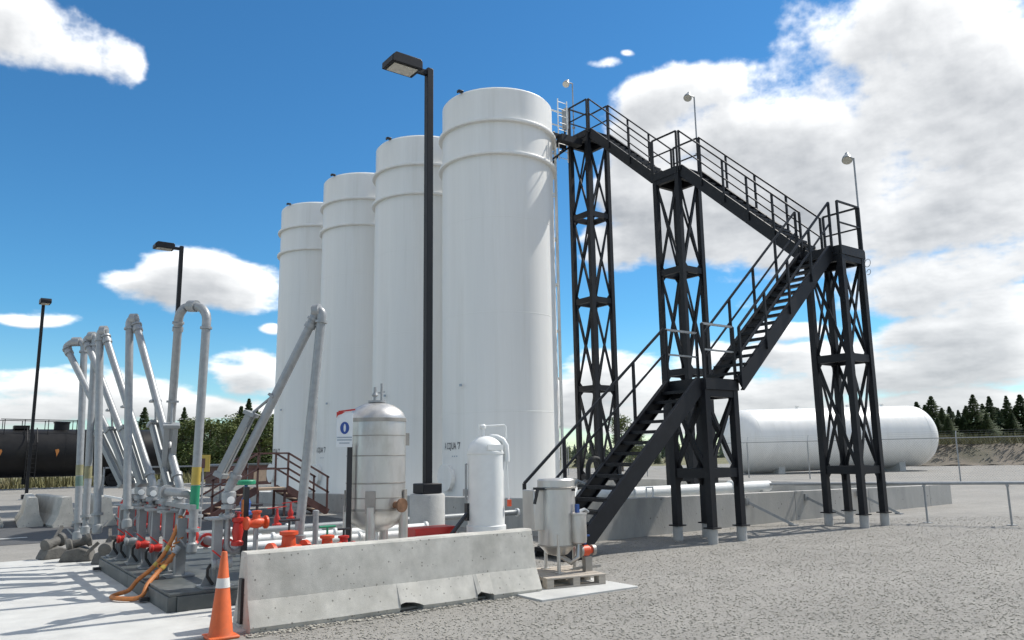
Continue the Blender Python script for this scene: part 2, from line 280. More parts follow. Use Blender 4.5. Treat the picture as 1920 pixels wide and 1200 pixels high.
# ------------------------------------------------------------------ ground
def sheet(name, poly, z, m_, kind='structure', parent=None):
    me = bpy.data.meshes.new(name); me.from_pydata([(x, y, z) for x, y in poly], [], [tuple(range(len(poly)))]); me.materials.append(m_)
    o = bpy.data.objects.new(name, me); COL.objects.link(o); tag(o, kind=kind); return o
def build_ground():
    # one gravel sheet that rises gently to the right behind the containment wall
    n = 90; xs = np.concatenate([np.linspace(-900, -30, 8), np.linspace(-25, 75, 61), np.linspace(85, 1200, 10)]); ys = np.concatenate([np.linspace(-700, -20, 6), np.linspace(-15, 75, 46), np.linspace(85, 1300, 10)])
    vs = []; fs = []
    for y in ys:
        for x in xs:
            t = min(max((x - 22) / 16, 0), 1); t = t * t * (3 - 2 * t)
            f = min(max((y - 4) / 10, 0), 1) * min(max((70 - y) / 25, 0), 1)
            vs.append((x, y, .06 * t * f))
    w = len(xs)
    for j in range(len(ys) - 1):
        for i in range(w - 1): a = j * w + i; fs.append((a, a + 1, a + 1 + w, a + w))
    me = bpy.data.meshes.new('gravel_ground'); me.from_pydata(vs, [], fs); me.materials.append(M_GRAV); me.shade_smooth()
    o = bpy.data.objects.new('gravel_ground', me); COL.objects.link(o); tag(o, kind='structure')
    # concrete loading pad: separate slabs with recessed joints
    mb = MB(); mb.box(-24, 7.36, 8.16, 16.3, -.15, -.02 + .026)
    root = mesh_obj('concrete_pad', mb, M_CONC); tag(root, kind='structure')
    xs2 = [-24, -16, -9.6, -4.6, .55, 5.9]; ys2 = [8.15, 12.1, 16.3]
    for i in range(5):
        for j in range(2):
            b = MB(); b.box(xs2[i] + .006, xs2[i + 1] - .006, ys2[j] + .006, ys2[j + 1] - .006, -.1, .022); mesh_obj('slab', b, M_CONC, root, bevel=.006)
    b = MB(); b.prism([(5.912, 7.48), (7.45, 7.43), (7.42, 16.29), (5.912, 16.29)], -.1, .024, lambda a, y, c: (a, c, y)); mesh_obj('slab', b, M_CONC, root, bevel=.006)
    sheet('asphalt_road', [(-90, 19.6), (9.4, 19.6), (9.4, 27.2), (-90, 27.2)], .004, M_ASPH)
    l = sheet('road_line', [(-30, 21.2), (1.9, 21.2), (1.9, 21.35), (-30, 21.35)], .008, M_LINE)
    sheet('meadow', [(-700, 60), (900, 60), (900, 1200), (-700, 1200)], .006, M_GRASS)
    # gravel stones, nearest stretch
    N = 90000; P = []
    Y = 5.5 + 14.5 * rng.random(N * 3) ** 1.35; X = (rng.random(N * 3) * 2 - 1) * (Y * .70 + .3)
    c, s = .80386, .59482
    gu = X * c + Y * s; gv = -X * s + Y * c
    edge = rng.random(N * 3)
    keep = ~((gu < 7.40) & (gv > 7.50)) | ((gu > 2.8) & (gu < 6.3) & (gv > 7.45) & (gv < 8.02)) 
    keep &= ~((gu > 5.88) & (gu < 7.5) & (gv > 7.40) & (gv < 12) & (edge > .06))
    keep &= ~((gu < 2.5) & (gv > 7.93)) & ~((gu > 10.3) & (gv > 11.6))
    gu, gv, Y = gu[keep][:N], gv[keep][:N], Y[keep][:N]
    K = 2600; gu = np.concatenate([gu, 2.62 + 3.75 * rng.random(K)]); gv = np.concatenate([gv, 8.04 - .17 * rng.random(K) ** 1.8]); n = len(gu); foot = np.arange(n) >= n - K
    base = np.array([(1, 0, 0), (-1, 0, 0), (0, 1, 0), (0, -1, 0), (0, 0, 1), (0, 0, -1)], float)
    tri = np.array([(0, 2, 4), (2, 1, 4), (1, 3, 4), (3, 0, 4), (2, 0, 5), (1, 2, 5), (3, 1, 5), (0, 3, 5)])
    sz = (.0045 + .0125 * rng.random(n) ** 3.5) * np.where(foot, 1.8, 1.0)
    V = base[None] * (0.7 + .6 * rng.random((n, 6, 1))) + (rng.random((n, 6, 3)) - .5) * .5
    ang = rng.random(n) * 6.283; ca, sa = np.cos(ang), np.sin(ang)
    V = V * (sz[:, None, None] * np.array([1.25, .95, .30])[None, None])
    Vx = V[:, :, 0] * ca[:, None] - V[:, :, 1] * sa[:, None]; Vy = V[:, :, 0] * sa[:, None] + V[:, :, 1] * ca[:, None]
    V = np.stack([Vx + gu[:, None], Vy + gv[:, None], V[:, :, 2] + sz[:, None] * .25], -1)
    F = tri[None] + (np.arange(n) * 6)[:, None, None]
    me = bpy.data.meshes.new('gravel_stones'); me.vertices.add(n * 6); me.vertices.foreach_set('co', V.reshape(-1))
    me.loops.add(n * 24); me.loops.foreach_set('vertex_index', F.reshape(-1)); me.polygons.add(n * 8)
    me.polygons.foreach_set('loop_start', np.arange(n * 8) * 3); me.polygons.foreach_set('loop_total', np.full(n * 8, 3)); me.update(); me.validate(); me.shade_smooth()
    me.materials.append(M_STONE); o = bpy.data.objects.new('gravel_stones', me); COL.objects.link(o)
    tag(o, 'loose crushed grey gravel stones over the yard', 'gravel', kind='stuff')
build_ground()
# ------------------------------------------------------------------ containment wall
def wall_seg(name, pts, th, m_, root):
    # pts: list of (x,y,ztop), straight wall, thickness offset th vector
    mb = MB()
    for (a, b) in zip(pts[:-1], pts[1:]):
        vs = [(a[0], a[1], -.2), (b[0], b[1], -.2), (b[0] + th[0], b[1] + th[1], -.2), (a[0] + th[0], a[1] + th[1], -.2), (a[0], a[1], a[2]), (b[0], b[1], b[2]), (b[0] + th[0], b[1] + th[1], b[2]), (a[0] + th[0], a[1] + th[1], a[2])]
        mb.add(vs, [(3, 2, 1, 0), (4, 5, 6, 7), (0, 1, 5, 4), (1, 2, 6, 5), (2, 3, 7, 6), (3, 0, 4, 7)])
        o = mesh_obj(name, mb, m_, root, bevel=.012); mb = MB()
def build_wall():
    root = thing('containment_wall', 'low grey concrete containment wall running round the white tanks', 'wall', (10.41, 11.7, 0))
    o = (-10.41, -11.7, 0)
    def seg(p, q, th):
        mb = MB(); a, b = p, q
        vs = [(a[0], a[1], -.2), (b[0], b[1], -.2), (b[0] + th[0], b[1] + th[1], -.2), (a[0] + th[0], a[1] + th[1], -.2), (a[0], a[1], a[2]), (b[0], b[1], b[2]), (b[0] + th[0], b[1] + th[1], b[2]), (a[0] + th[0], a[1] + th[1], a[2])]
        mb.add(vs, [(3, 2, 1, 0), (4, 5, 6, 7), (0, 1, 5, 4), (1, 2, 6, 5), (2, 3, 7, 6), (3, 0, 4, 7)]); mb.shift(o); mesh_obj('wall_panel', mb, M_WALL, root, bevel=.012)
    zv = lambda u: .80 - .0138 * (u - 10.41) if u < 16 else .723 - .0135 * (u - 16)
    us = [10.41, 13.9, 17.3, 20.7, 24.1, 25.45]
    for a, b in zip(us[:-1], us[1:]): seg((a + .006, 11.7, zv(a)), (b - .006, 11.7, zv(b)), (0, .22))
    zu = lambda v: .80 - .0215 * (v - 11.7)
    vs_ = [11.93, 15.5, 19, 22.5, 26, 29.5, 33, 36.5, 38.5]
    for a, b in zip(vs_[:-1], vs_[1:]): seg((10.41, a + .006, zu(a)), (10.41, b - .006, zu(b)), (.22, 0))
    seg((25.23, 11.93, .6), (25.23, 38.5, .5), (.22, 0)); seg((10.64, 38.3, .4), (25.22, 38.3, .5), (0, .2))
    f = MB(); f.box(10.64, 25.22, 11.93, 38.29, -.1, .12); f.shift(o); mesh_obj('containment_floor', f, M_CONC, root)
    # push braces on the wall's outer side
    for (u_, v1, lab) in ((15.75, 10.95, 'left'), (18.1, 10.95, 'mid'), (20.4, 10.9, 'right')):
        r = MB(); t = thing('wall_brace', {'left': 'galvanised diagonal brace on the wall nearest the lower stair landing', 'mid': 'galvanised diagonal wall brace directly behind the freestanding tower legs', 'right': 'galvanised diagonal wall brace right of the freestanding tower'}[lab], 'brace', (u_, v1, 0), 0, 'diagonal braces on the containment wall')
        r.bar((-.35, .70, .52), (.30, 0, .02), .06, .06); mesh_obj('strut', r, M_GALV, t)
        r = MB(); r.cb((.30, 0, .015), .16, .16, .03); mesh_obj('foot_plate', r, M_GALV, t)
        r = MB(); r.cb((-.36, .725, .54), .12, .04, .16); mesh_obj('wall_plate', r, M_GALV, t)
build_wall()
# ------------------------------------------------------------------ storage tanks
def text_mesh(body, size):
    c = bpy.data.curves.new('txt', 'FONT'); c.body = body; c.size = size; c.align_x = 'CENTER'; c.extrude = 0; c.resolution_u = 2; c.offset = .004
    o = bpy.data.objects.new('txt', c); COL.objects.link(o); bpy.context.view_layer.update()
    me = bpy.data.meshes.new_from_object(o.evaluated_get(bpy.context.evaluated_depsgraph_get())); bpy.data.objects.remove(o); bpy.data.curves.remove(c); return me
def wrap_text(body, size, radius, phi0, z, m_, parent, name='lettering', xs=1.0):
    me = text_mesh(body, size)
    bm = bmesh.new(); bm.from_mesh(me); bmesh.ops.subdivide_edges(bm, edges=[e for e in bm.edges if e.calc_length() > .12], cuts=2)
    for v in bm.verts:
        ph = phi0 + v.co.x * xs / radius; v.co = Vector((radius * math.cos(ph), radius * math.sin(ph), z + v.co.y))
    bm.to_mesh(me); bm.free(); me.name = name; me.materials.clear(); me.materials.append(m_)
    o = bpy.data.objects.new(name, me); COL.objects.link(o); o.parent = parent; return o
TR = 1.83; TH = 13.05
TANKS = [(14.25 - .0304 * 4.6 * i, 19.93 + 4.598 * i) for i in range(4)]
def build_tanks():
    labs = ['tallest-looking white vertical tank, nearest the black staircase', 'second white vertical tank, partly hidden behind the main lamp pole', 'third white vertical tank, between the second and the farthest one', 'farthest white vertical tank at the left end of the row']
    root = thing('storage_tank', labs[0], 'tank', (*TANKS[0], 0), 0, 'row of four white vertical storage tanks')
    b = MB(); prof = [(TR, .12), (TR, 3.0), (TR, 6.0), (TR, 9.0), (TR, TH - .04), (TR - .04, TH)]; b.lathe(prof, n=72)
    sh = mesh_obj('shell', b, M_TANK, root)
    for zz in (2.95, 5.9, 8.85):
        b = MB(); b.lathe([(TR - .003, zz - .014), (TR + .004, zz - .008), (TR + .004, zz + .008), (TR - .003, zz + .014)], n=72); mesh_obj('weld_seam', b, M_TANK, sh)
    b = MB(); b.lathe([(TR + .22, 0), (TR + .22, .17), (TR + .2, .2)], n=48); mesh_obj('foundation_ring', b, M_CONC, root)
    b = MB(); b.lathe([(TR - .02, TH - .03), (TR - .05, TH + .02), (.9, TH + .16), (.12, TH + .24), (.0, TH + .24)], n=48); rf = mesh_obj('roof', b, M_TANK, root)
    for zz in (11.96, 10.88):
        b = MB(); b.lathe([(TR - .01, zz - .055), (TR + .115, zz - .05), (TR + .125, zz - .03), (TR + .125, zz + .03), (TR + .115, zz + .045), (TR - .01, zz + .05)], n=72); mesh_obj('stiffener_band', b, M_TANK, root)
    b = MB(); b.box(-TR - .05, -TR + .12, -.60, -.44, TH + .01, TH + .06); b.box(-TR - .07, -TR - .02, -.58, -.46, TH - .03, TH + .06); mesh_obj('vent_hood', b, M_BLACK, rf, bevel=.015)
    b = MB(); b.lathe([(.25, TH + .1), (.25, TH + .42), (.28, TH + .42), (.28, TH + .47), (0, TH + .5)], c=(.5, .8, 0), n=20); mesh_obj('roof_hatch', b, M_TANK, rf)
    # shell details facing the loading side
    ph = math.pi; 
    wrap_text("A CQUA '7", .29, TR + .006, ph, 2.03 - .15, M_INK, sh, xs=.62)
    wrap_text('- - -', .25, TR + .006, ph + .1, 1.62, M_SGREY, sh, xs=.7)
    b = MB(); b.disc((-TR - .06, .15, 1.05), (1, 0, 0), .36, .14, 28); b.disc((-TR - .14, .15, 1.05), (1, 0, 0), .40, .03, 28); mesh_obj('manway', b, M_TANK, root, bevel=.008)
    b = MB(); b.tube([(-TR, .7, .4), (-TR - .5, .7, .4)], .06, 12); b.disc((-TR - .5, .7, .4), (1, 0, 0), .12, .03, 16); mesh_obj('outlet_nozzle', b, M_TANK, root)
    b = MB(); b.cb((-TR - .01, -.55, 3.75), .04, .1, .07); mesh_obj('lug', b, M_SGREY, root)
    # ladder and conduits on the sunny side
    for i, (a, r0) in enumerate(((-.42, .16), (-.28, .24), (-.16, .14))):
        b = MB(); p = (math.cos(a) * (TR + r0), math.sin(a) * (TR + r0)); b.tube([(p[0], p[1], .3), (p[0], p[1], TH - .6 + .2 * i)], .035 + .012 * (i == 0), 10); o_ = mesh_obj('conduit', b, M_WHITE, root)
        for k in range(8):
            z = 1 + k * 1.55; b = MB(); q = (math.cos(a) * TR, math.sin(a) * TR); b.bar((q[0], q[1], z), (p[0], p[1], z), .05, .05); mesh_obj('clamp', b, M_WHITE, o_)
    for i in range(1, 4):
        c = copy_tree(root); c.location = (*TANKS[i], 0); c['label'] = labs[i]
    return root
build_tanks()
# ------------------------------------------------------------------ staircase
def build_stairs():
    LA, LB, LC, LD = (12.37, 10.32, 3.12), (17.12, 10.02, 6.43), (17.13, 14.80, 9.90), (17.13, 18.60, 12.40)
    ox, oy = LA[0], LA[1]
    root = thing('metal_staircase', 'black steel access staircase climbing four lattice towers to the tank tops', 'staircase', (ox, oy, 0))
    def P(name, mb, m_=M_STAIR, parent=None, **k): mb.shift((-ox, -oy, 0)); return mesh_obj(name, mb, m_, parent or root, **k)
    hs = .43; LEG = .14
    def tower(c, rings, base=.30):
        x, y, zt = c; ztop = zt - .22
        f = MB()
        for sx in (-1, 1):   # cap frame
            f.box(x + sx * hs - .06, x + sx * hs + .06, y - hs + .071, y + hs - .071, ztop - .14, ztop - .002); f.box(x - hs + .071, x + hs - .071, y + sx * hs - .06, y + sx * hs + .06, ztop - .139, ztop - .003)
        tw = P('support_tower', f)
        for sx in (-1, 1):
            for sy in (-1, 1):
                b = MB(); b.box(x + sx * hs - LEG / 2, x + sx * hs + LEG / 2, y + sy * hs - LEG / 2, y + sy * hs + LEG / 2, base, ztop); b.cb((x + sx * hs, y + sy * hs, base - .012), .24, .24, .024); P('leg', b, parent=tw)
                b = MB(); b.lathe([(.10, -.1), (.095, base - .026)], c=(x + sx * hs, y + sy * hs, 0), n=18); P('pier', b, M_PIER, parent=tw)
        lev = [ztop - .07] + rings
        for r in rings:
            b = MB()
            for s in (-1, 1):
                b.box(x + s * hs - .045, x + s * hs + .045, y - hs + .071, y + hs - .071, r - .09, r + .09); b.box(x - hs + .071, x + hs - .071, y + s * hs - .045, y + s * hs + .045, r - .089, r + .089)
            b.bar((x - hs + .06, y - hs + .06, r), (x + hs - .06, y + hs - .06, r), .05, .05)
            for sx in (-1, 1):
                for sy in (-1, 1):
                    for dz in (-1, 1):
                        b.add([(x + sx * (hs - .068), y + sy * hs, r + dz * .088), (x + sx * (hs - .24), y + sy * hs, r + dz * .088), (x + sx * (hs - .068), y + sy * hs, r + dz * .28), (x + sx * (hs - .068), y + sy * (hs - .012), r + dz * .088), (x + sx * (hs - .24), y + sy * (hs - .012), r + dz * .088), (x + sx * (hs - .068), y + sy * (hs - .012), r + dz * .28)], [(0, 1, 2), (5, 4, 3), (0, 3, 4, 1), (1, 4, 5, 2), (2, 5, 3, 0)])
            P('ring_frame', b, parent=tw)
        for z1, z0 in zip(lev[:-1], lev[1:]):
            for s in (-1, 1):
                for k in (-1, 1):
                    b = MB(); b.bar((x - k * (hs - .05), y + s * (hs + .012 * k), z0 + .08), (x + k * (hs - .05), y + s * (hs + .012 * k), z1 - .08), .022, .075, up=(1, 0, 0)); P('brace', b, parent=tw)
                    b = MB(); b.bar((x + s * (hs + .012 * k), y - k * (hs - .05), z0 + .08), (x + s * (hs + .012 * k), y + k * (hs - .05), z1 - .08), .022, .075, up=(0, 1, 0)); P('brace', b, parent=tw)
        return tw
    def rail(parent, p, q, posts=2, h=1.07, m_=M_STAIR, mid=True, toe=False):
        b = MB(); p = Vector(p); q = Vector(q)
        b.bar(p + Vector((0, 0, h)), q + Vector((0, 0, h)), .042, .042); P('top_rail', b, m_, parent)
        if mid: b = MB(); b.bar(p + Vector((0, 0, h * .52)), q + Vector((0, 0, h * .52)), .034, .034); P('mid_rail', b, m_, parent)
        for i in range(posts):
            a = p.lerp(q, i / (posts - 1)); b = MB(); b.box(a.x - .024, a.x + .024, a.y - .024, a.y + .024, a.z - .15, a.z + h); P('post', b, parent=parent)
    def landing(c, x0, x1, y0, y1):
        z = c[2]; b = MB(); b.box(x0, x1, y0, y1, z - .03, z); ld = P('landing', b)
        f = MB(); f.box(x0, x1, y0 - .012, y0 + .05, z - .22, z - .032); f.box(x0, x1, y1 - .05, y1 + .012, z - .22, z - .032); f.box(x0 - .012, x0 + .05, y0 + .052, y1 - .052, z - .219, z - .033); f.box(x1 - .05, x1 + .012, y0 + .052, y1 - .052, z - .219, z - .033); f.box(x0 + .3, x0 + .36, y0 + .052, y1 - .052, z - .15, z - .034)
        P('edge_beam', f, parent=ld); return ld
    def flight(p, q, w, axis, n):
        # p bottom, q top (centre line on tread nosing)
        p = Vector(p); q = Vector(q); d = q - p; side = Vector((0, 1, 0)) if axis == 'x' else Vector((1, 0, 0))
        s = MB()
        for k in (-1, 1):
            o = side * (k * w / 2); dn = Vector((0, 0, -.10))
            s.bar(p + o + dn, q + o + dn, .03, .30)
            for e in (-.135, .135):
                nrm = Vector((0, 0, 1)) - d.normalized() * d.normalized().z; nrm.normalize(); s.bar(p + o + dn + nrm * e - side * k * .035, q + o + dn + nrm * e - side * k * .035, .07, .02, up=nrm)
        fl = P('stair_flight', s)
        for i in range(n):
            t = (i + .5) / n; c = p.lerp(q, t); c.z = p.z + d.z * (i + 1) / (n + 1) - .03; b = MB()
            dep = .27
            if axis == 'x': b.box(c.x - dep / 2, c.x + dep / 2, c.y - w / 2 + .02, c.y + w / 2 - .02, c.z - .028, c.z); b.box(c.x - dep / 2, c.x - dep / 2 + .02, c.y - w / 2 + .02, c.y + w / 2 - .02, c.z - .06, c.z - .029)
            else: b.box(c.x - w / 2 + .02, c.x + w / 2 - .02, c.y - dep / 2, c.y + dep / 2, c.z - .028, c.z); b.box(c.x - w / 2 + .02, c.x + w / 2 - .02, c.y - dep / 2, c.y - dep / 2 + .02, c.z - .06, c.z - .029)
            P('tread', b, parent=fl)
        return fl
    # towers
    tower(LA, [1.30]); tower(LB, [3.80, 1.25]); tower(LC, [6.86, 3.92, 1.0], base=.14); tower(LD, [9.5, 6.62, 3.75, .95], base=.14)
    e = .50
    a = landing(LA, LA[0] - e - .0, LA[0] + e, LA[1] - e - .02, LA[1] + e); b_ = landing(LB, LB[0] - e, LB[0] + e + .02, LB[1] - e, LB[1] + e); c_ = landing(LC, LC[0] - e, LC[0] + e, LC[1] - e, LC[1] + e); d_ = landing(LD, LD[0] - e, LD[0] + e, LD[1] - e, LD[1] + e)
    z = LA[2]; yA0, yA1 = LA[1] - e + .02, LA[1] + e - .04
    rail(a, (LA[0] - e + .03, yA0, z), (LA[0] + e - .03, yA0, z), m_=M_GALV); rail(a, (LA[0] - e + .03, yA1, z), (LA[0] + e - .03, yA1, z), m_=M_GALV)  # pale steel here paints in the sunlight on the black stair's rails
    z = LB[2]; rail(b_, (LB[0] - e + .03, LB[1] - e + .03, z), (LB[0] + e - .03, LB[1] - e + .03, z)); rail(b_, (LB[0] + e - .03, LB[1] - e + .08, z), (LB[0] + e - .03, LB[1] + e - .03, z))
    z = LC[2]; rail(c_, (LC[0] - e + .03, LC[1] - e + .03, z), (LC[0] - e + .03, LC[1] + e - .03, z)); rail(c_, (LC[0] + e - .03, LC[1] - e + .03, z), (LC[0] + e - .03, LC[1] + e - .03, z))
    z = LD[2]; rail(d_, (LD[0] - e + .03, LD[1] - e + .03, z), (LD[0] - e + .03, LD[1] + e - .03, z)); rail(d_, (LD[0] + e - .03, LD[1] - e + .03, z), (LD[0] + e - .03, LD[1] + e - .03, z)); rail(d_, (LD[0] - e + .09, LD[1] + e - .03, z), (LD[0] + e - .09, LD[1] + e - .03, z))
    w = .84
    # flights
    f1a, f1b = (8.35, 10.32, .0), (LA[0] - e, 10.32, LA[2]); fl = flight(f1a, f1b, w, 'x', 15)
    for s in (1,):
        y = 10.32 + s * (w / 2 + .03); rail(fl, (8.18, y, .14), (LA[0] - e - .05, y, LA[2]), 5, 1.08)
    y = 10.32 - (w / 2 + .03); 
    f2a, f2b = (LA[0] + e, 10.17, LA[2]), (LB[0] - e, 10.17, LB[2]); fl = flight(f2a, f2b, w, 'x', 16)
    for s in (-1, 1):
        y = 10.17 + s * (w / 2 + .03); rail(fl, (f2a[0] + .02, y, f2a[2]), (f2b[0] - .05, y, f2b[2]), 5, 1.06)
    f3a, f3b = (17.13, LB[1] + e, LB[2]), (17.13, LC[1] - e, LC[2]); fl = flight(f3a, f3b, w, 'y', 17)
    for s in (-1, 1):
        x = 17.13 + s * (w / 2 + .03); rail(fl, (x, f3a[1] + .05, f3a[2]), (x, f3b[1] - .05, f3b[2]), 5 if s > 0 else 6, 1.06)
    f4a, f4b = (17.13, LC[1] + e, LC[2]), (17.13, LD[1] - e, LD[2]); fl = flight(f4a, f4b, w, 'y', 12)
    for s in (-1, 1):
        x = 17.13 + s * (w / 2 + .03); rail(fl, (x, f4a[1] + .05, f4a[2]), (x, f4b[1] - .05, f4b[2]), 4, 1.06)
    # white gangway and cage between the top landing and the tank
    b = MB(); b.box(15.55, 16.61, 19.15, 19.95, 12.22, 12.26); g = P('gangway', b, M_WHITE)
    b = MB(); b.box(15.4, 16.6, 18.6, 18.66, 12.02, 12.2); b.box(15.6, 16.62, 19.16, 19.22, 12.02, 12.2); b.bar((15.35, 18.7, 11.1), (16.5, 18.66, 12.0), .06, .06); b.bar((15.75, 19.2, 11.1), (16.5, 19.2, 12.0), .06, .06); b.box(15.7, 16.58, 18.3, 18.58, 11.86, 12.08); P('bracket_frame', b, M_STAIR, g)
    for yy in (19.18, 19.92):
        rail(g, (15.95, yy, 12.26), (16.58, yy, 12.26), 2, 1.05, M_WHITE)
    b = MB()
    for xx in (16.02, 16.42):
        b.tube([(xx, 18.86, 11.4), (xx, 18.86, 13.6)], .02, 8)
    for k in range(9): b.tube([(16.02, 18.86, 11.5 + k * .25), (16.42, 18.86, 11.5 + k * .25)], .012, 6)
    P('cage_ladder', b, M_WHITE, g)
    b = MB(); b.box(16.48, 16.6, 18.98, 19.2, 12.7, 13.45); P('junction_box', b, M_PIPEGREY, g)
    # spot lamps on thin masts
    def spot(x, y, z0, z1, lab):
        m0 = MB(); m0.tube([(x, y, z0 - .3), (x, y, z1 - .02)], .022, 8); m0.tube([(x, y, z1 - .03), (x - .16, y + .04, z1)], .02, 8); m0.box(x - .04, x + .04, y - .04, y + .04, z0 + .25, z0 + .31)
        t = thing('floodlight', lab, 'floodlight', (x, y, z0), 0, 'floodlights on thin masts along the staircase'); m0.shift((-x, -y, -z0)); mesh_obj('mast', m0, M_GALV, t)
        h = MB(); ax = Vector((-.55, -.25, -.8)).normalized(); h.lathe([(.02, -.12), (.055, -.1), (.06, -.03), (.11, .08), (.125, .17), (.12, .18)], c=(-.2, .05, z1 - z0 + .0), n=20, axis=ax); hd = mesh_obj('lamp_head', h, M_PIPEGREY, t)
        h = MB(); h.disc(Vector((-.2, .05, z1 - z0)) + ax * .185, ax, .11, .012); mesh_obj('lens', h, M_LENS, hd)
    spot(17.62, 9.56, LB[2] - .5, 8.80, 'floodlight mast at the top of the right freestanding tower')
    spot(17.62, 14.36, LC[2] + .3, 12.33, 'middle floodlight mast above the second highest landing')
    spot(16.95, 19.13, LD[2] + .2, 14.55, 'floodlight mast at the highest landing beside the nearest tank')
    b = MB()
    for k, (r_, zc) in enumerate(((.10, 6.12), (.07, 5.9))): b.tube([Vector((17.70 + .01 * k, 9.5, zc)) + Vector((math.sin(t) * .02, math.cos(t) * r_ * .7, math.sin(t) * r_)) for t in np.linspace(0, 5.6, 14)], .008, 6)
    t = thing('coiled_cable', 'small loop of cable hanging by the right tower lamp mast', 'cable', (17.7, 9.5, 5.9)); b.shift((-17.7, -9.5, -5.9)); mesh_obj('cable_loop', b, M_PIPEGREY, t)
build_stairs()
# ------------------------------------------------------------------ lamp posts
def build_lamps():
    H_ = 9.1
    root = thing('lamp_post', 'tall dark lamp post standing in front of the white tanks', 'lamp post', (7.09, 12.17, 0), 0, 'dark square lamp posts along the loading yard')
    b = MB(); b.lathe([(.31, -.3), (.31, 1.02), (.29, 1.05)], n=32); mesh_obj('pedestal', b, M_PIER, root)
    b = MB(); b.box(-.065, .065, -.065, .065, 1.06, H_); b.box(-.05, .05, -.05, .05, H_, H_ + .015); mesh_obj('pole', b, M_LAMP, root, bevel=.012)
    b = MB(); b.box(-.19, .19, -.19, .19, 1.055, 1.23); mesh_obj('base_cover', b, M_LAMP, root, bevel=.015)
    b = MB(); b.box(-.25, -.066, -.045, .045, H_ - .14, H_ - .05); mesh_obj('arm', b, M_LAMP, root)
    b = MB(); b.prism([(-.26, H_ - .17), (-.90, H_ - .17), (-.90, H_ - .05), (-.82, H_ + .03), (-.30, H_ + .03), (-.26, H_ - .02)], -.22, .22); h = mesh_obj('lamp_head', b, M_LAMP, root, bevel=.012)
    b = MB(); b.box(-.83, -.34, -.16, .16, H_ - .19, H_ - .172); mesh_obj('lens', b, M_LENS, h, bevel=.004)
    for i, (x, y, lab, rz) in enumerate(((6.41, 28.2, 'middle-distance dark lamp post rising behind the loading arms', 0.0), (3.55, 41.8, 'farthest dark lamp post, at left in front of the black tank car', 1.6))):
        c = copy_tree(root); c.location = (x, y, 0 if i == 0 else -1.15); c.scale.z = (1, 1.125)[i]; c['label'] = lab; c.rotation_euler.z = rz
build_lamps()
# ------------------------------------------------------------------ jersey barrier
def jersey(L, seed=0):
    rnd = random.Random(seed)
    prof = [(.285, 0), (.305, .055), (.185, .30), (.105, .745), (.085, .765)]
    us = [0.0, .03] + [L * k / 24 for k in range(1, 24)] + [L - .03, L]
    notch = [(.455 * L, .535 * L), (.735 * L, .80 * L)]
    extra = []
    for a, b in notch: extra += [a, a + .001, a + .06, b - .05, b, b + .001]
    us = sorted(set([round(x, 4) for x in us + extra]))
    mb = MB(); loops = []
    for u in us:
        raise_ = 0
        for a, b in notch:
            if a + .0005 < u < b + .0005: raise_ = .035 + .085 * (1 - abs((u - (a * .7 + b * .3)) / (b - a))) + rnd.uniform(-.008, .008)
        sc = .97 if u in (0.0, us[-1]) else 1
        ring = []
        for i_, (w, z) in enumerate(prof): ring.append((u, -w * sc + .003 * math.sin(u * 3.1 + i_ * 2 + seed), max(z, raise_ * (1, .98)[i_] if i_ < 2 else 0) + .003 * math.sin(u * 4.3 + i_) * (z > 0)))
        for i_, (w, z) in reversed(list(enumerate(prof))): ring.append((u, w * sc + .003 * math.sin(u * 2.7 + i_), max(z, raise_ * (1, .98)[i_] if i_ < 2 else 0) + .003 * math.sin(u * 4.3 + i_) * (z > 0)))
        loops.append(ring)
    n = len(loops[0]); vs = [p for r in loops for p in r]; fs = []
    for i in range(len(loops) - 1):
        for k in range(n): a = i * n + k; b = i * n + (k + 1) % n; fs.append((a, b, b + n, a + n))
    fs.append(tuple(range(n))); fs.append(tuple(range(len(vs) - 1, len(vs) - n - 1, -1)))
    mb.add(vs, fs); return mb
def build_barriers():
    L = 3.62
    root = thing('concrete_barrier', 'large weathered concrete road barrier in the foreground, beside the orange cone', 'barrier', (2.68, 8.33, 0), R(-1.3))
    mesh_obj('barrier_body', jersey(L, 3), M_BARR, root, ang=14)
    b = MB(); b.box(-.03, .02, -.045, .045, .06, .50); mesh_obj('slot_shade', b, M_BLACK, root)  # black block painted in for the shade inside the barrier's end slot
    labs = ['leftmost of the stored concrete barriers at the road edge', 'second of the stored concrete barriers at the road edge', 'third stored concrete barrier, just left of the loading arms', 'stored concrete barrier half hidden behind the loading arms', 'far end stored concrete barrier behind the loading arms']
    bm_ = jersey(3.2, 5)
    first = None
    for i in range(5):
        X_, Y_ = -13.75 + .98 * i, 20.9 + .12 * (i % 2)
        t = thing('concrete_barrier', labs[i], 'barrier', (X_ * .80386 + Y_ * .59482, -X_ * .59482 + Y_ * .80386, .004), R(90 + (4, -3, 6, 2, -4)[i]), 'concrete barriers stored by the road')
        if first is None: first = mesh_obj('barrier_body', bm_, M_BARR, t, ang=14)
        else:
            o = first.copy(); COL.objects.link(o); o.parent = t
build_barriers()
# ------------------------------------------------------------------ traffic cone
def build_cone():
    t = thing('traffic_cone', 'orange traffic cone with white collar by the barrier end', 'cone', (2.41, 8.10, .0))
    b = MB(); b.box(-.145, .145, -.145, .145, 0, .03); mesh_obj('base', b, M_CONE, t, bevel=.012)
    b = MB(); b.lathe([(.122, .03), (.113, .05), (.028, .80), (.022, .81)], n=28); body = mesh_obj('cone_body', b, M_CONE, t)
    b = MB(); f = lambda z: .113 - (z - .05) * (.085 / .75) + .003; b.lathe([(f(.47), .47), (f(.56), .56)], n=28); mesh_obj('collar', b, M_CONEW, t)
build_cone()
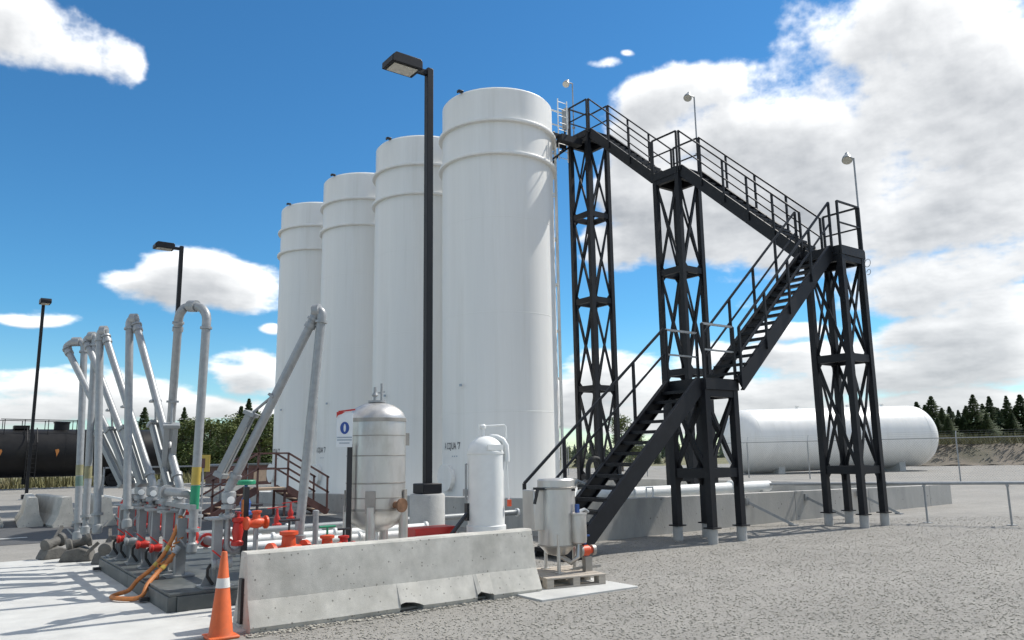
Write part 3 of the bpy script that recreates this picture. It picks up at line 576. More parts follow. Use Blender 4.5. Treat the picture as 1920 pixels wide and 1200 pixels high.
# ------------------------------------------------------------------ loading skid and arms
SK = .22
RIS = [(2.83, 9.83), (2.71, 11.02), (2.67, 11.55), (2.63, 12.13), (2.58, 12.76), (2.54, 13.40), (2.52, 13.88)]
def build_skid():
    t = thing('loading_skid', 'low dark steel skid base carrying the row of loading arms', 'skid', (2.45, 9.62, 0))
    def P(n_, b, m_=M_SKID, **k): b.shift((-2.45, -9.62, 0)); return mesh_obj(n_, b, m_, t, **k)
    b = MB(); b.box(2.28, 4.1, 9.62, 14.1, SK - .03, SK); P('deck', b, bevel=.004)
    for (y0, y1) in ((9.62, 11.86), (11.87, 14.1)):
        b = MB(); b.box(2.26, 2.36, y0, y1, .02, SK - .032); P('side_beam', b, bevel=.006)
    b = MB(); b.box(4.0, 4.1, 9.62, 14.1, .02, SK - .032); P('side_beam', b)
    for y in (9.6, 14.02):
        b = MB(); b.box(2.362, 3.998, y, y + .09, .021, SK - .033); P('end_beam', b, bevel=.006)
    b = MB(); b.box(2.72, 2.80, 10.7, 14.0, 1.07, 1.13); P('tie_beam', b, M_GALV)
    b = MB(); b.tube([(3.12, 9.8, .62), (3.12, 14.0, .62)], .06, 14); P('manifold_pipe', b, M_GALV)
    for y in (10.4, 11.3, 12.45, 13.1):
        b = MB(); b.disc((3.12, y, .62), (0, 1, 0), .095, .05, 18); P('manifold_flange', b, M_RED)
    for y in (10.5, 13.9):
        b = MB(); b.cb((2.2, y, .06), .1, .08, .04); P('lifting_lug', b, M_BLACK)
build_skid()
def pipe_between(b, p, q, r, n=12): b.tube([p, q], r, n)
def flange(b, p, ax, r=.105, h=.035, n=18): b.disc(p, ax, r, h, n)
def build_arm(i, lab, top_in, top_out, low, tape=False, riser=None, canister=True, cside=-1):
    x, y = riser
    t = thing('fluid_loader', lab, 'loading arm', (x, y, SK), 0, 'galvanised loading arms on the dark skid')
    O = Vector((x, y, SK))
    def P(n_, b, m_=M_GALV, parent=None, **k): b.shift(-O); return mesh_obj(n_, b, m_, parent or t, **k)
    # riser column with gussets
    b = MB(); b.box(x - .05, x + .05, y - .05, y + .05, SK + .02, 1.0); b.cb((x, y, SK + .012), .36, .30, .02)
    for sx, sy in ((1, 0), (-1, 0), (0, 1), (0, -1)):
        b.add([(x + sx * .051 + sy * .006, y + sy * .051 + sx * .006, SK + .022), (x + sx * .17 + sy * .006, y + sy * .15 + sx * .006, SK + .022), (x + sx * .051 + sy * .006, y + sy * .051 + sx * .006, SK + .26), (x + sx * .051 - sy * .006, y + sy * .051 - sx * .006, SK + .022), (x + sx * .17 - sy * .006, y + sy * .15 - sx * .006, SK + .022), (x + sx * .051 - sy * .006, y + sy * .051 - sx * .006, SK + .26)], [(0, 1, 2), (5, 4, 3), (0, 3, 4, 1), (1, 4, 5, 2), (2, 5, 3, 0)])
    P('riser_post', b, M_PIPEGREY)
    b = MB(); b.cb((x, y, 1.01), .26, .26, .025); P('head_plate', b, M_PIPEGREY)
    # product pipe: U under the head plate, up through flange to swivel
    cx = x + .105; c1 = Vector((cx, y - .04, 0))
    b = MB(); pts = [Vector((cx + .19, y - .04, .95)), Vector((cx + .19, y - .04, .74))] + arc((cx + .095, y - .04, .70), (1, 0, 0), (0, 0, -1), .095, 0, math.pi, 8) + [Vector((cx, y - .04, .95)), Vector((cx, y - .04, 1.14))]
    b.tube(pts, .036, 14); pr = P('return_bend', b, M_GALV)
    for q_, r_, h_ in (((cx, y - .04, 1.035), .105, .035), ((cx, y - .04, 1.14), .085, .05), ((cx + .19, y - .04, .95), .09, .035)):
        b = MB(); flange(b, q_, (0, 0, 1), r_, h_); P('flange', b, M_GALV, pr)
    top = Vector((cx, y - .04, 1.36)); tin = Vector(top_in); dirn = (tin - top).normalized(); hz = Vector((dirn.x, dirn.y, 0));
    b = MB(); b.tube([(cx, y - .04, 1.13), (cx, y - .04, 1.27)], .062, 16); b.lathe([(.05, -.08), (.08, -.06), (.085, 0), (.08, .06), (.05, .08)], c=(cx, y - .04, 1.25), n=18); b.tube([(cx, y - .04, 1.27), top, top + dirn * .12], .057, 14); P('swivel_joint', b, M_GALV)
    # red valve behind the riser
    b = MB(); b.lathe([(.04, -.17), (.07, -.16), (.07, -.12), (.05, -.1), (.068, 0), (.05, .1), (.07, .12), (.07, .16), (.04, .17)], c=(cx + .095, y - .13, .85), n=18, axis=(0, 0, 1)); v = P('valve_body', b, M_RED)
    b = MB(); b.tube([(cx + .095, y - .13, 1.0), (cx + .095, y - .13, 1.07)], .018, 8); P('valve_stem', b, M_RED, v)
    b = MB(); b.tube([(cx + .095, y - .23, 1.07), (cx + .095, y - .02, 1.07)], .014, 8); P('valve_handle', b, M_RED, v)
    b = MB(); b.lathe([(.03, -.12), (.062, -.11), (.062, -.08), (.045, -.06), (.06, 0), (.045, .06), (.062, .08), (.062, .11), (.03, .12)], c=(x + .02, y - .16, .50), n=16, axis=(1, 0, 0)); v2 = P('drain_valve', b, M_RED if i % 2 else M_PIPEGREY)
    b = MB(); b.bar((x + .02, y - .16, .56), (x - .10, y - .18, .66), .022, .014); P('drain_lever', b, M_RED, v2)
    b = MB(); b.tube([(x - .1, y - .16, .50), (x - .13, y - .14, .45), (x - .12, y - .1, .36), (x - .05, y - .09, .26)], .018, 8); P('drain_hose', b, M_RUB)
    b = MB(); b.lathe([(.006, 0), (.045, .004), (.045, .03), (.0, .032)], c=(cx, y - .10, 1.22), n=16, axis=(0, -1, 0)); P('pressure_gauge', b, M_WHITE)
    b = MB()
    for k_ in range(8): b.disc((cx + .082 * math.cos(k_ * .785), y - .04 + .082 * math.sin(k_ * .785), 1.035), (0, 0, 1), .011, .07, 6)
    tag(P('flange_bolts', b, M_SSD, pr), kind='stuff')
    # inclined pipe
    b = MB(); b.tube([top + dirn * .08, tin], .055, 16); ip = P('inner_pipe', b, M_GALV)
    b = MB(); flange(b, top + dirn * .16, dirn, .075, .05); P('collar', b, M_GALV, ip)
    b = MB(); flange(b, tin - dirn * .06, dirn, .072, .06); P('collar', b, M_GALV, ip)
    Lp = (tin - top).length
    if canister:
        sd_ = dirn.cross(Vector((0, 0, 1)));
        sd_ = sd_.normalized() if sd_.length > .05 else Vector((1, 0, 0))
        up_ = sd_.cross(dirn).normalized(); off = up_ * (.17 * cside)
        if off.length < .01: off = sd_ * .16
        a = top + dirn * .10 + off; e_ = top + dirn * (.40 * Lp) + off * 1.0
        b = MB(); 
        for s in (-1, 1): b.bar(a + sd_ * s * .055, e_ + sd_ * s * .055, .07, .08, up=up_)
        b.bar(e_ - dirn * .02, e_ + dirn * .03, .22, .14, up=up_); b.bar(a - dirn * .03, a + dirn * .03, .2, .12, up=up_)
        cb = P('spring_balance', b, M_PIPEGREY, bevel=.006)
        b = MB(); b.tube([e_, e_ + dirn * .3 - off * .8], .018, 8); b.bar(e_ + dirn * .3 - off * 1.0, e_ + dirn * .32 - off * .6, .16, .03, up=dirn); P('spring_rod', b, M_GALV, cb)
    # top U swivel between the two pipes
    tout = Vector(top_out); mid = (tin + tout) / 2; acr = tout - tin; Lx = acr.length; lo = Vector(low); dout = (lo - tout).normalized()
    hgt = max(.10, Lx * .42)
    b = MB(); ctl = [tin - dirn * .02, tin + dirn * hgt * .6, tin + dirn * hgt * .95 + acr * .10, mid - acr * .28 + Vector((0, 0, hgt * 1.18)), mid + Vector((0, 0, hgt * 1.25)), mid + acr * .28 + Vector((0, 0, hgt * 1.18)), tout - dout * hgt * .95 - acr * .10, tout - dout * hgt * .6, tout + dout * .02]
    # smooth
    sm = [ctl[0]]
    for k in range(len(ctl) - 1): sm += [ctl[k].lerp(ctl[k + 1], .28), ctl[k].lerp(ctl[k + 1], .72)]
    sm.append(ctl[-1]); b.tube(sm, .06, 14); ub = P('top_bend', b, M_GALV)
    ax = (acr.normalized() if Lx > .05 else Vector((1, 0, 0)))
    b = MB(); b.disc(mid + Vector((0, 0, hgt * 1.25)), ax, .082, .13 if Lx > .2 else .09, 18); P('swivel_collar', b, M_GALV, ub)
    for q_, d_ in ((tin + dirn * .03, dirn), (tout + dout * .03, dout)): b = MB(); flange(b, q_, d_, .078, .03); P('flange', b, M_GALV, ub)
    # drop pipe and end coupling
    b = MB(); b.tube([tout, lo], .056, 16); dp = P('drop_pipe', b, M_GALV)
    b = MB(); flange(b, lo, dout, .085, .04); b.tube([lo, lo + dout * .16], .045, 14); b.lathe([(.05, 0), (.07, .02), (.07, .12), (.055, .14)], c=lo + dout * .15, n=16, axis=dout); cp = P('end_coupling', b, M_PIPEGREY)
    for s in (-1, 1):
        b = MB(); b.bar(lo + dout * .2 + Vector((s * .07, 0, 0)), lo + dout * .1 + Vector((s * .15, 0, 0)), .02, .02); P('cam_lever', b, M_GALV, cp)
    if tape:
        Ld = (lo - tout).length
        for (s0, s1, m_, nm) in tape:
            b = MB(); b.tube([tout + dout * Ld * s0, tout + dout * Ld * s1], .0585, 16); P(nm, b, m_, dp)
    return t
M_DY = mat('faded_yellow_tape', (.25, .235, .13), .55, var=.2); M_DG = mat('faded_green_tape', (.12, .19, .155), .55, var=.2)
YG = [(.70, .785, M_YEL, 'yellow_band'), (.788, .90, M_GREEN, 'green_band')]
build_arm(0, 'nearest loading arm, folded wide against the white tanks with leaning drop pipe', (3.70, 9.23, 3.40), (3.78, 9.14, 3.42), (3.62, 9.26, .78), riser=RIS[0], cside=1)
build_arm(1, 'loading arm with wide hooped top and yellow and green banded drop pipe', (2.58, 11.28, 3.55), (2.84, 10.84, 3.50), (2.81, 10.86, .80), tape=YG, riser=RIS[3], cside=-1)
build_arm(2, 'narrow two-legged loading arm standing alone left of the hooped one', (2.36, 12.93, 3.74), (2.27, 13.00, 3.74), (2.35, 12.69, 1.02), riser=RIS[2], cside=-1)
build_arm(3, 'rightmost loading arm of the tight cluster of three at the far end', (2.09, 13.88, 3.66), (2.01, 13.94, 3.66), (2.11, 13.62, .9), riser=RIS[4], cside=-1)
build_arm(4, 'middle loading arm of the tight cluster of three at the far end', (1.96, 14.85, 3.68), (2.06, 14.76, 3.68), (2.1, 14.62, .82), riser=RIS[5], tape=[(.72, .79, M_DY, 'yellow_band')], cside=-1)
build_arm(5, 'leftmost loading arm with short hooped top at the far end', (1.76, 15.62, 3.64), (1.99, 15.44, 3.64), (2.06, 15.15, .70), riser=RIS[6], tape=[(.68, .74, M_DY, 'yellow_band'), (.745, .80, M_DG, 'green_band')], cside=-1)
def build_riser_elbow():
    x, y = RIS[1]
    t = thing('elbow_riser', 'grey pipe riser with large bent elbow between the loading arm posts', 'pipe riser', (x, y, SK)); O = Vector((x, y, SK))
    def P(n_, b, m_=M_GALV, parent=None): b.shift(-O); return mesh_obj(n_, b, m_, parent or t)
    b = MB(); b.box(x - .06, x + .06, y - .06, y + .06, SK + .02, .95); b.cb((x, y, SK + .012), .34, .28, .02); P('riser_post', b, M_PIPEGREY)
    b = MB(); b.tube([(x + .14, y - .05, .55), (x + .14, y - .05, 1.12)] + arc((x - .02, y - .05 + .0, 1.12), (1, 0, 0), (0, 0, 1), .16, .1, 1.5, 7) + [(x - .1, y + .12, 1.29), (x - .14, y + .3, 1.29)], .058, 14); e = P('elbow_pipe', b)
    b = MB(); flange(b, (x + .14, y - .05, .97), (0, 0, 1), .11); P('flange', b, M_GALV, e); b = MB(); flange(b, (x + .14, y - .05, 1.06), (0, 0, 1), .085, .05); P('flange', b, M_GALV, e); b = MB(); flange(b, (x - .14, y + .3, 1.29), (-.2, 1, 0), .09, .04); P('flange', b, M_GALV, e)
    b = MB(); b.lathe([(.05, -.12), (.085, -.1), (.06, -.06), (.075, 0), (.06, .06), (.085, .1), (.05, .12)], c=(x + .14, y - .05, .72), n=16); P('valve_body', b, M_RED)
build_riser_elbow()
# ------------------------------------------------------------------ pipework beside the skid
def build_pipework():
    g = 'white product pipes laid side by side behind the skid'
    labs = ['nearest of the white product pipes behind the barrier', 'second white product pipe from the barrier', 'third white product pipe from the barrier', 'fourth white product pipe from the barrier', 'fifth white product pipe from the barrier', 'sixth white product pipe, shaded and grey', 'farthest white product pipe, shaded and grey']
    ys = [10.15, 11.0, 11.45, 11.9, 12.5, 13.3, 14.0]
    for i, y in enumerate(ys):
        z = .46 + (.06 if i % 2 else 0); u0 = 3.35; u1 = [6.3, 6.6, 5.9, 6.9, 7.2, 9.9, 9.9][i]
        t = thing('product_pipe', labs[i], 'pipe', (u0, y, 0), 0, g)
        b = MB(); b.tube([(0, 0, z), (u1 - u0, 0, z)], .058, 14); p = mesh_obj('pipe', b, M_WHITE if i < 5 else M_PIPEGREY, t)  # last two are white pipes too, their shade painted in as grey
        for x in (.9, 1.9, u1 - u0):
            b = MB(); flange(b, (x, 0, z), (1, 0, 0), .085, .04); mesh_obj('flange', b, M_WHITE, p)
        for x in (.5, u1 - u0 - .4):
            b = MB(); b.box(x - .03, x + .03, -.03, .03, 0.02, z - .056); b.box(x - .08, x + .08, -.08, .08, .02, .03); mesh_obj('support', b, M_GALV, t)
    # orange cast valves next to the barrier
    vd = [((3.42, 9.05, .62), 1.25, M_ORANGE, 'large orange-red cast valve between the near riser and the barrier'), ((3.85, 8.95, .60), 1.0, M_ORANGE, 'orange-red valve with teal cap behind the barrier top'), ((4.15, 9.15, .60), .8, M_RED, 'small red valve behind the barrier beside the leaning drop pipe'), ((3.2, 9.55, .95), .7, M_ORANGE, 'small orange valve hung on the nearest riser post')]
    for (x, y, z), s, m_, lab in vd:
        t = thing('pipe_valve', lab, 'valve', (x, y, 0), 0, 'orange and red cast valves')
        b = MB(); pr = [(.05, -.2), (.11, -.19), (.11, -.155), (.065, -.14), (.085, -.06), (.1, 0), (.085, .06), (.065, .14), (.11, .155), (.11, .19), (.05, .2)]
        b.lathe([(r * s, q * s) for r, q in pr], c=(0, 0, z), n=20, axis=(1, .15, 0)); v = mesh_obj('valve_body', b, m_, t)
        b = MB(); b.lathe([(.07 * s, .04 * s), (.06 * s, .16 * s), (.085 * s, .17 * s), (.085 * s, .2 * s), (.03 * s, .21 * s)], c=(0, 0, z), n=18); mesh_obj('bonnet', b, m_, v)
        b = MB(); b.tube([(0, 0, z + .2 * s), (0, 0, z + .3 * s)], .014, 8); b.tube([(-.1 * s, .0, z + .3 * s), (.1 * s, 0, z + .3 * s)], .014, 8); mesh_obj('handle', b, M_GREEN if s == 1.0 else M_BLACK, v)
        b = MB(); b.tube([(0, 0, 0.02), (0, 0, z - .08 * s)], .03, 10); mesh_obj('stand', b, M_GALV, t)
    t = thing('gate_valve', 'tall blue valve with green hand wheel left of the pipe stile', 'valve', (5.0, 15.6, 0))
    b = MB(); b.tube([(0, 0, 0), (0, 0, .7)], .05, 12); mesh_obj('stand', b, M_GALV, t)
    b = MB(); b.lathe([(.06, .6), (.13, .63), (.13, .68), (.08, .72), (.11, .85), (.05, .98), (.03, 1.2)], n=18); v = mesh_obj('valve_body', b, M_BLUE, t)
    b = MB(); b.lathe([(.16, 1.2), (.18, 1.22), (.18, 1.27), (.16, 1.29), (.02, 1.27)], n=22); mesh_obj('hand_wheel', b, M_GREEN, v)
    for (x, y, lab) in ((6.0, 16.6, 'red handled valve standing just left of the pipe stile'), (6.9, 18.2, 'red handled valve standing behind the pipes near the tank wall')):
        t = thing('gate_valve', lab, 'valve', (x, y, 0)); t.scale = (.7, .7, .62); b = MB(); b.tube([(0, 0, 0), (0, 0, .55)], .05, 10); mesh_obj('stand', b, M_GALV, t)
        b = MB(); b.lathe([(.06, .45), (.14, .48), (.14, .53), (.08, .57), (.1, .7), (.04, .85), (.03, 1.05)], n=18); v = mesh_obj('valve_body', b, M_RED, t); b = MB(); b.bar((-.3, 0, 1.06), (.3, .05, 1.1), .05, .03); mesh_obj('handle', b, M_RED, v)
    # slim grey post and black post
    t = thing('pipe_bollard', 'slim grey post standing right of the leaning drop pipe', 'post', (3.95, 9.55, 0)); b = MB(); b.lathe([(.035, 0), (.035, 1.0), (.04, 1.0), (.04, 1.05), (.02, 1.06)], n=14); mesh_obj('post', b, M_GALV, t); b = MB(); b.cb((0, 0, .01), .18, .18, .02); mesh_obj('base_plate', b, M_GALV, t)
    t = thing('cable_post', 'thin black post with yellow tag by the nearest riser', 'post', (3.12, 9.72, SK)); b = MB(); b.box(-.03, .03, -.03, .03, 0, 1.15); mesh_obj('post', b, M_BLACK, t); b = MB(); b.box(-.045, -.033, -.03, .03, .72, 1.0); mesh_obj('tag', b, M_HOSE, t)
    # yellow marker sign
    t = thing('marker_sign', 'small yellow marker sign on a thin post by the walkway rail', 'sign', (5.0, 18.7, 0)); b = MB(); b.tube([(0, 0, 0), (0, 0, 1.5)], .022, 8); mesh_obj('post', b, M_GALV, t)
    b = MB(); b.box(-.14, .14, -.012, .012, 1.42, 1.8); mesh_obj('panel', b, M_YEL, t).rotation_euler = (0, 0, R(-30)); b = MB(); b.box(-.04, .04, -.02, -.013, 1.5, 1.72); mesh_obj('symbol', b, M_BROWN, t).rotation_euler = (0, 0, R(-30))
    # low red tray and white line behind the vessels
    t = thing('red_drip_tray', 'shallow red tray between the two pressure vessels', 'tray', (6.05, 10.4, 0)); b = MB(); b.box(-.28, .42, -.16, .16, .52, .66); mesh_obj('tray', b, M_RED, t, bevel=.01); 
    for x in (-.24, .32): b = MB(); b.box(x, x + .04, -.1, .1, .024, .52); mesh_obj('leg', b, M_GALV, t)
    t = thing('bent_pipe', 'white bent pipe with a shiny elbow ahead of the slim white vessel', 'pipe', (5.75, 9.9, 0)); b = MB(); b.tube([(0, 0, .5), (.85, 0, .5)] + arc((.85, .1, .5), (0, -1, 0), (1, 0, 0), .10, 0, 1.57, 5) + [(.95, .4, .5)], .05, 14); mesh_obj('pipe', b, M_WHITE, t); b = MB(); flange(b, (.4, 0, .5), (1, 0, 0), .085); mesh_obj('flange', b, M_GALV, t); b = MB(); b.tube([(.2, 0, .02), (.2, 0, .46)], .03, 8); mesh_obj('support', b, M_GALV, t)
build_pipework()
def build_hose():
    P0 = [(2.75, 11.15, 1.05), (2.62, 11.0, .75), (2.50, 11.0, .5), (2.36, 10.98, .34), (2.22, 11.02, .22), (2.14, 11.08, .10), (2.02, 11.1, .065), (1.92, 10.95, .06), (1.98, 10.75, .06), (2.12, 10.62, .06), (2.2, 10.58, .10), (2.26, 10.66, .2), (2.38, 10.78, .30), (2.52, 10.85, .42), (2.66, 10.9, .60)]
    pts = []
    for i in range(len(P0) - 1):
        a = Vector(P0[max(i - 1, 0)]); b = Vector(P0[i]); c = Vector(P0[i + 1]); d = Vector(P0[min(i + 2, len(P0) - 1)])
        for k in range(4):
            s = k / 4; pts.append(.5 * ((2 * b) + (c - a) * s + (2 * a - 5 * b + 4 * c - d) * s * s + (3 * b - a - 3 * c + d) * s ** 3))
    pts.append(Vector(P0[-1])); o = Vector((2.2, 10.9, 0))
    t = thing('orange_hose', 'orange hose draped over the skid edge onto the concrete', 'hose', o); b = MB(); b.tube([p - o for p in pts], .027, 10); mesh_obj('hose', b, M_HOSE, t)
    for nm, p, q in (('hose_coupling', pts[0], pts[1]), ('hose_coupling', pts[-1], pts[-2])):
        b = MB(); b.tube([p - o, p - o + (q - p).normalized() * .1], .04, 12); mesh_obj(nm, b, M_GALV, t)
    for k in (6, 10, 50):
        b = MB(); b.tube([pts[k] - o, pts[k + 1] - o], .031, 10); mesh_obj('hose_clamp', b, M_YEL, t)
    # second, darker strap loop
    t = thing('orange_chain', 'loop of orange chain hanging on the riser above the hose', 'chain', (2.6, 11.0, .5))
    for k in range(12):
        a = k / 11; c = Vector((-.20 + .30 * a, -.12 + .1 * a, -.24 + .42 * a + .05 * math.sin(a * 9))); b = MB(); b.tube([c + Vector((math.cos(s) * .035, (math.sin(s) * .02 if k % 2 else 0), math.sin(s) * .03 if not k % 2 else math.cos(s) * .01)) for s in np.linspace(0, 6.28, 9)], .011, 6); mesh_obj('chain_link', b, M_HOSE, t)
build_hose()
def build_couplings():
    # dark worn coupling blocks under the far loading arms
    spots = [((1.86, 16.25), .3, 'dark worn coupling rest at the far left end below the arms', .75), ((2.16, 15.55), -.4, 'dark worn coupling rest in the middle below the far arms', .85), ((2.52, 14.85), .7, 'dark worn coupling rest nearest the skid below the far arms', .75)]
    for (x, y), rz, lab, s in spots:
        t = thing('coupling_rest', lab, 'coupling rest', (x, y, .024), rz, 'dark coupling rests under the far arms')
        b = MB(); b.prism([(-.30 * s, 0), (.30 * s, 0), (.24 * s, .2 * s), (.05 * s, .27 * s), (-.2 * s, .22 * s)], -.22 * s, .22 * s); mesh_obj('block', b, M_DIRT, t, bevel=.02)
        b = MB(); b.lathe([(.07, -.2), (.11, -.18), (.11, -.12), (.08, -.1), (.08, .1), (.12, .12), (.12, .18), (.05, .2)], c=(0, 0, .36 * s), n=16, axis=(.9, .3, .25)); mesh_obj('coupling_head', b, M_DIRT, t)
        b = MB(); b.bar((-.1, -.1, .2), (.2, .18, .52), .05, .05); b.bar((.15, -.2, .1), (.34, -.12, .3), .06, .05); mesh_obj('lever', b, M_DIRT, t)
    t = thing('fire_extinguisher', 'red extinguisher-like cylinder on a bracket behind the far arms', 'extinguisher', (2.75, 14.9, 0)); b = MB(); b.tube([(0, 0, 0.02), (0, 0, .98)], .03, 8); mesh_obj('stand', b, M_GALV, t); b = MB(); b.lathe([(.07, .62), (.085, .64), (.085, .95), (.04, 1.02), (.02, 1.06)], c=(-.06, -.07, 0), n=16); mesh_obj('cylinder', b, M_RED, t); b = MB(); b.bar((-.06, -.07, 1.05), (-.34, .1, 1.12), .03, .03); mesh_obj('handle', b, M_WHITE, t)
build_couplings()
# ------------------------------------------------------------------ vessels
def build_vessels():
    r = .415; cx, cy = 5.13, 10.26
    t = thing('steel_vessel', 'stained stainless steel pressure vessel on legs behind the barrier', 'vessel', (cx, cy, .024))
    dome = [(r * math.cos(a), 2.20 + .26 * math.sin(a)) for a in np.linspace(0, 1.5, 9)]
    dish = [(r * math.cos(a), .96 - .32 * math.sin(a)) for a in np.linspace(1.5, 0, 9)]
    b = MB(); b.lathe(dish + [(r, 1.25), (r, 1.6), (r, 2.0)] + dome, n=48); sh = mesh_obj('shell', b, M_SS, t)
    for z, h in ((2.2, .05), (1.98, .012), (1.70, .014), (1.32, .02), (1.12, .014), (.96, .03)):
        b = MB(); b.lathe([(r - .01, z - h / 2 - .004), (r + .004 + h * .1, z - h / 2), (r + .004 + h * .1, z + h / 2), (r - .01, z + h / 2 + .004)], n=48); mesh_obj('weld_band', b, M_SSD, sh)
    for a in (-2.2, -.75, .8, 2.4):
        b = MB(); c = (math.cos(a) * (r - .01), math.sin(a) * (r - .01)); b.tube([(c[0], c[1], 0), (c[0], c[1], 1.0)], .065, 12); b.cb((c[0], c[1], .01), .18, .18, .02); mesh_obj('leg', b, M_SS, t)
        b = MB(); b.bar((c[0] * 1.06, c[1] * 1.06, .92), (c[0] * 1.06, c[1] * 1.06, 1.22), .14, .02, up=(math.cos(a), math.sin(a), 0)); mesh_obj('leg_pad', b, M_SSD, t)
    b = MB(); b.disc((0, 0, 2.47), (0, 0, 1), .13, .03); b.tube([(-.05, -.03, 2.46), (-.05, -.03, 2.68)], .022, 8); b.tube([(.07, .0, 2.46), (.07, 0, 2.74)], .018, 8); b.lathe([(.03, 2.54), (.045, 2.56), (.03, 2.6)], c=(-.05, -.03, 0), n=12); b.bar((.02, 0, 2.6), (.12, 0, 2.62), .02, .02); mesh_obj('top_nozzles', b, M_GALV, t)
    d = Vector((.25, -.97, 0)); p = d * (r + .03); b = MB(); b.tube([p - d * .05 + Vector((0, 0, 1.02)), p + d * .10 + Vector((0, 0, 1.02))], .05, 12); b.disc(p + d * .1 + Vector((0, 0, 1.02)), d, .095, .03); mesh_obj('outlet_nozzle', b, mat('rusty_brass', (.22, .12, .07), .5, metal=.5, var=.4, scale=12), t)
    b = MB(); b.box(r - .01, r + .09, -.06, .06, 1.84, 2.02); b.box(r + .088, r + .1, -.04, .04, 1.88, 1.98); mesh_obj('name_plate', b, M_SSD, t)
    b = MB(); b.box(-.004, .004, -.008, .008, .98, 2.18); o = mesh_obj('seam', b, M_SSD, sh); o.location = (r * math.cos(-.35), r * math.sin(-.35), 0)
    b = MB(); b.tube([(0, 0, .66), (0, 0, .45), (.2, -.1, .4), (.6, -.15, .4)], .05, 12); mesh_obj('drain_pipe', b, M_WHITE, t)
    b = MB(); b.lathe([(.09, -.1), (.09, .1)], c=(.18, -.1, .4), n=14, axis=(1, 0, 0)); mesh_obj('drain_valve', b, M_RED, t)
    # notice on black post
    t = thing('safety_notice', 'white safety notice with blue symbol on a black post', 'sign', (4.66, 10.13, .024), R(-20))
    b = MB(); b.box(-.035, .035, -.02, .02, 0, 1.86); mesh_obj('post', b, M_BLACK, t, bevel=.004)
    b = MB(); b.box(-.19, .03, -.034, -.022, 1.82, 2.30); pn = mesh_obj('panel', b, M_SIGN, t, bevel=.003)
    b = MB(); n = 24; ring = lambda rx, rz: [(rx * math.cos(2 * math.pi * k / n) - .08, -.0375, rz * math.sin(2 * math.pi * k / n) + 2.085) for k in range(n)]
    vo = ring(.062, .085); vi = ring(.016, .055); b.add(vo + vi, [(k, (k + 1) % n, n + (k + 1) % n, n + k) for k in range(n)]); mesh_obj('symbol', b, M_SBLUE, pn, smooth=False)
    b = MB()
    for z in (1.955, 1.92): b.box(-.18, .02, -.0375, -.036, z - .008, z + .008)
    b.box(-.15, -.01, -.0375, -.036, 1.87, 1.885); mesh_obj('print_lines', b, M_SGREY, pn)
    b = MB(); b.prism([(-.195, 2.305), (-.195, 2.22), (-.175, 2.26), (-.12, 2.28), (-.08, 2.305)], -.042, -.036); b.bar((-.17, -.03, 2.31), (.06, -.03, 2.34), .022, .022); mesh_obj('torn_red_corner', b, M_SRED, pn)
    # slim white vessel
    r = .285; cx, cy = 6.96, 10.15
    t = thing('white_vessel', 'slim white domed pressure vessel between the lamp post and staircase', 'vessel', (cx, cy, .024))
    b = MB(); b.lathe([(r + .02, 0), (r + .02, .62), (r, .63), (r, 1.74)] + [(r * math.cos(a), 1.74 + .24 * math.sin(a)) for a in np.linspace(.1, 1.5, 8)], n=40); sh = mesh_obj('shell', b, M_WHITE, t)
    b = MB(); b.lathe([(r - .01, 1.69), (r + .01, 1.70), (r + .01, 1.73), (r - .01, 1.74)], n=40); mesh_obj('weld_band', b, M_WHITE, sh)
    b = MB(); b.tube([(-.05, 0, 1.95), (-.05, 0, 2.12)], .03, 10); b.lathe([(.03, 2.08), (.05, 2.1), (.05, 2.14), (.03, 2.16)], c=(-.05, 0, 0), n=12); b.tube([(-.12, .02, 2.0), (-.12, .02, 2.16)], .014, 8); b.tube([(-.05, 0, 2.13), (.28, -.12, 2.15), (.30, -.13, 2.12), (.31, -.13, 1.93)], .013, 8); mesh_obj('relief_piping', b, M_WHITE, t)
    b = MB(); b.tube([(.05, -.04, 1.97), (.14, -.11, 1.955), (.21, -.17, 1.91), (.25, -.20, 1.82), (.255, -.205, 1.70), (.255, -.205, 1.58)], .045, 12); mesh_obj('side_elbow', b, M_WHITE, t)
    b = MB(); b.tube([(.255, -.205, 1.6), (.27, -.23, .95)], .013, 8); mesh_obj('gauge_line', b, M_WHITE, t)
    b = MB(); b.cb((.27, -.24, .95), .05, .05, .1); mesh_obj('gauge_tag', b, M_ORANGE, t)
    b = MB(); b.tube([(-.28, .1, 1.55), (-.30, .11, 1.55), (-.30, .11, 1.02), (-.28, .1, 1.02)], .016, 8); b.cb((-.31, .11, 1.12), .06, .05, .1); mesh_obj('level_gauge', b, M_GALV, t)
    b = MB(); b.bar((-.30, .08, .70), (-.30, .08, .96), .05, .07); b.bar((-.30, .06, .82), (-.75, -.02, .42), .045, .045); mesh_obj('black_strut', b, M_BLACK, t)
    b = MB(); b.box(-.15, .14, -.285, -.26, 1.76, 1.84); mesh_obj('lifting_lug', b, M_WHITE, t)
build_vessels()
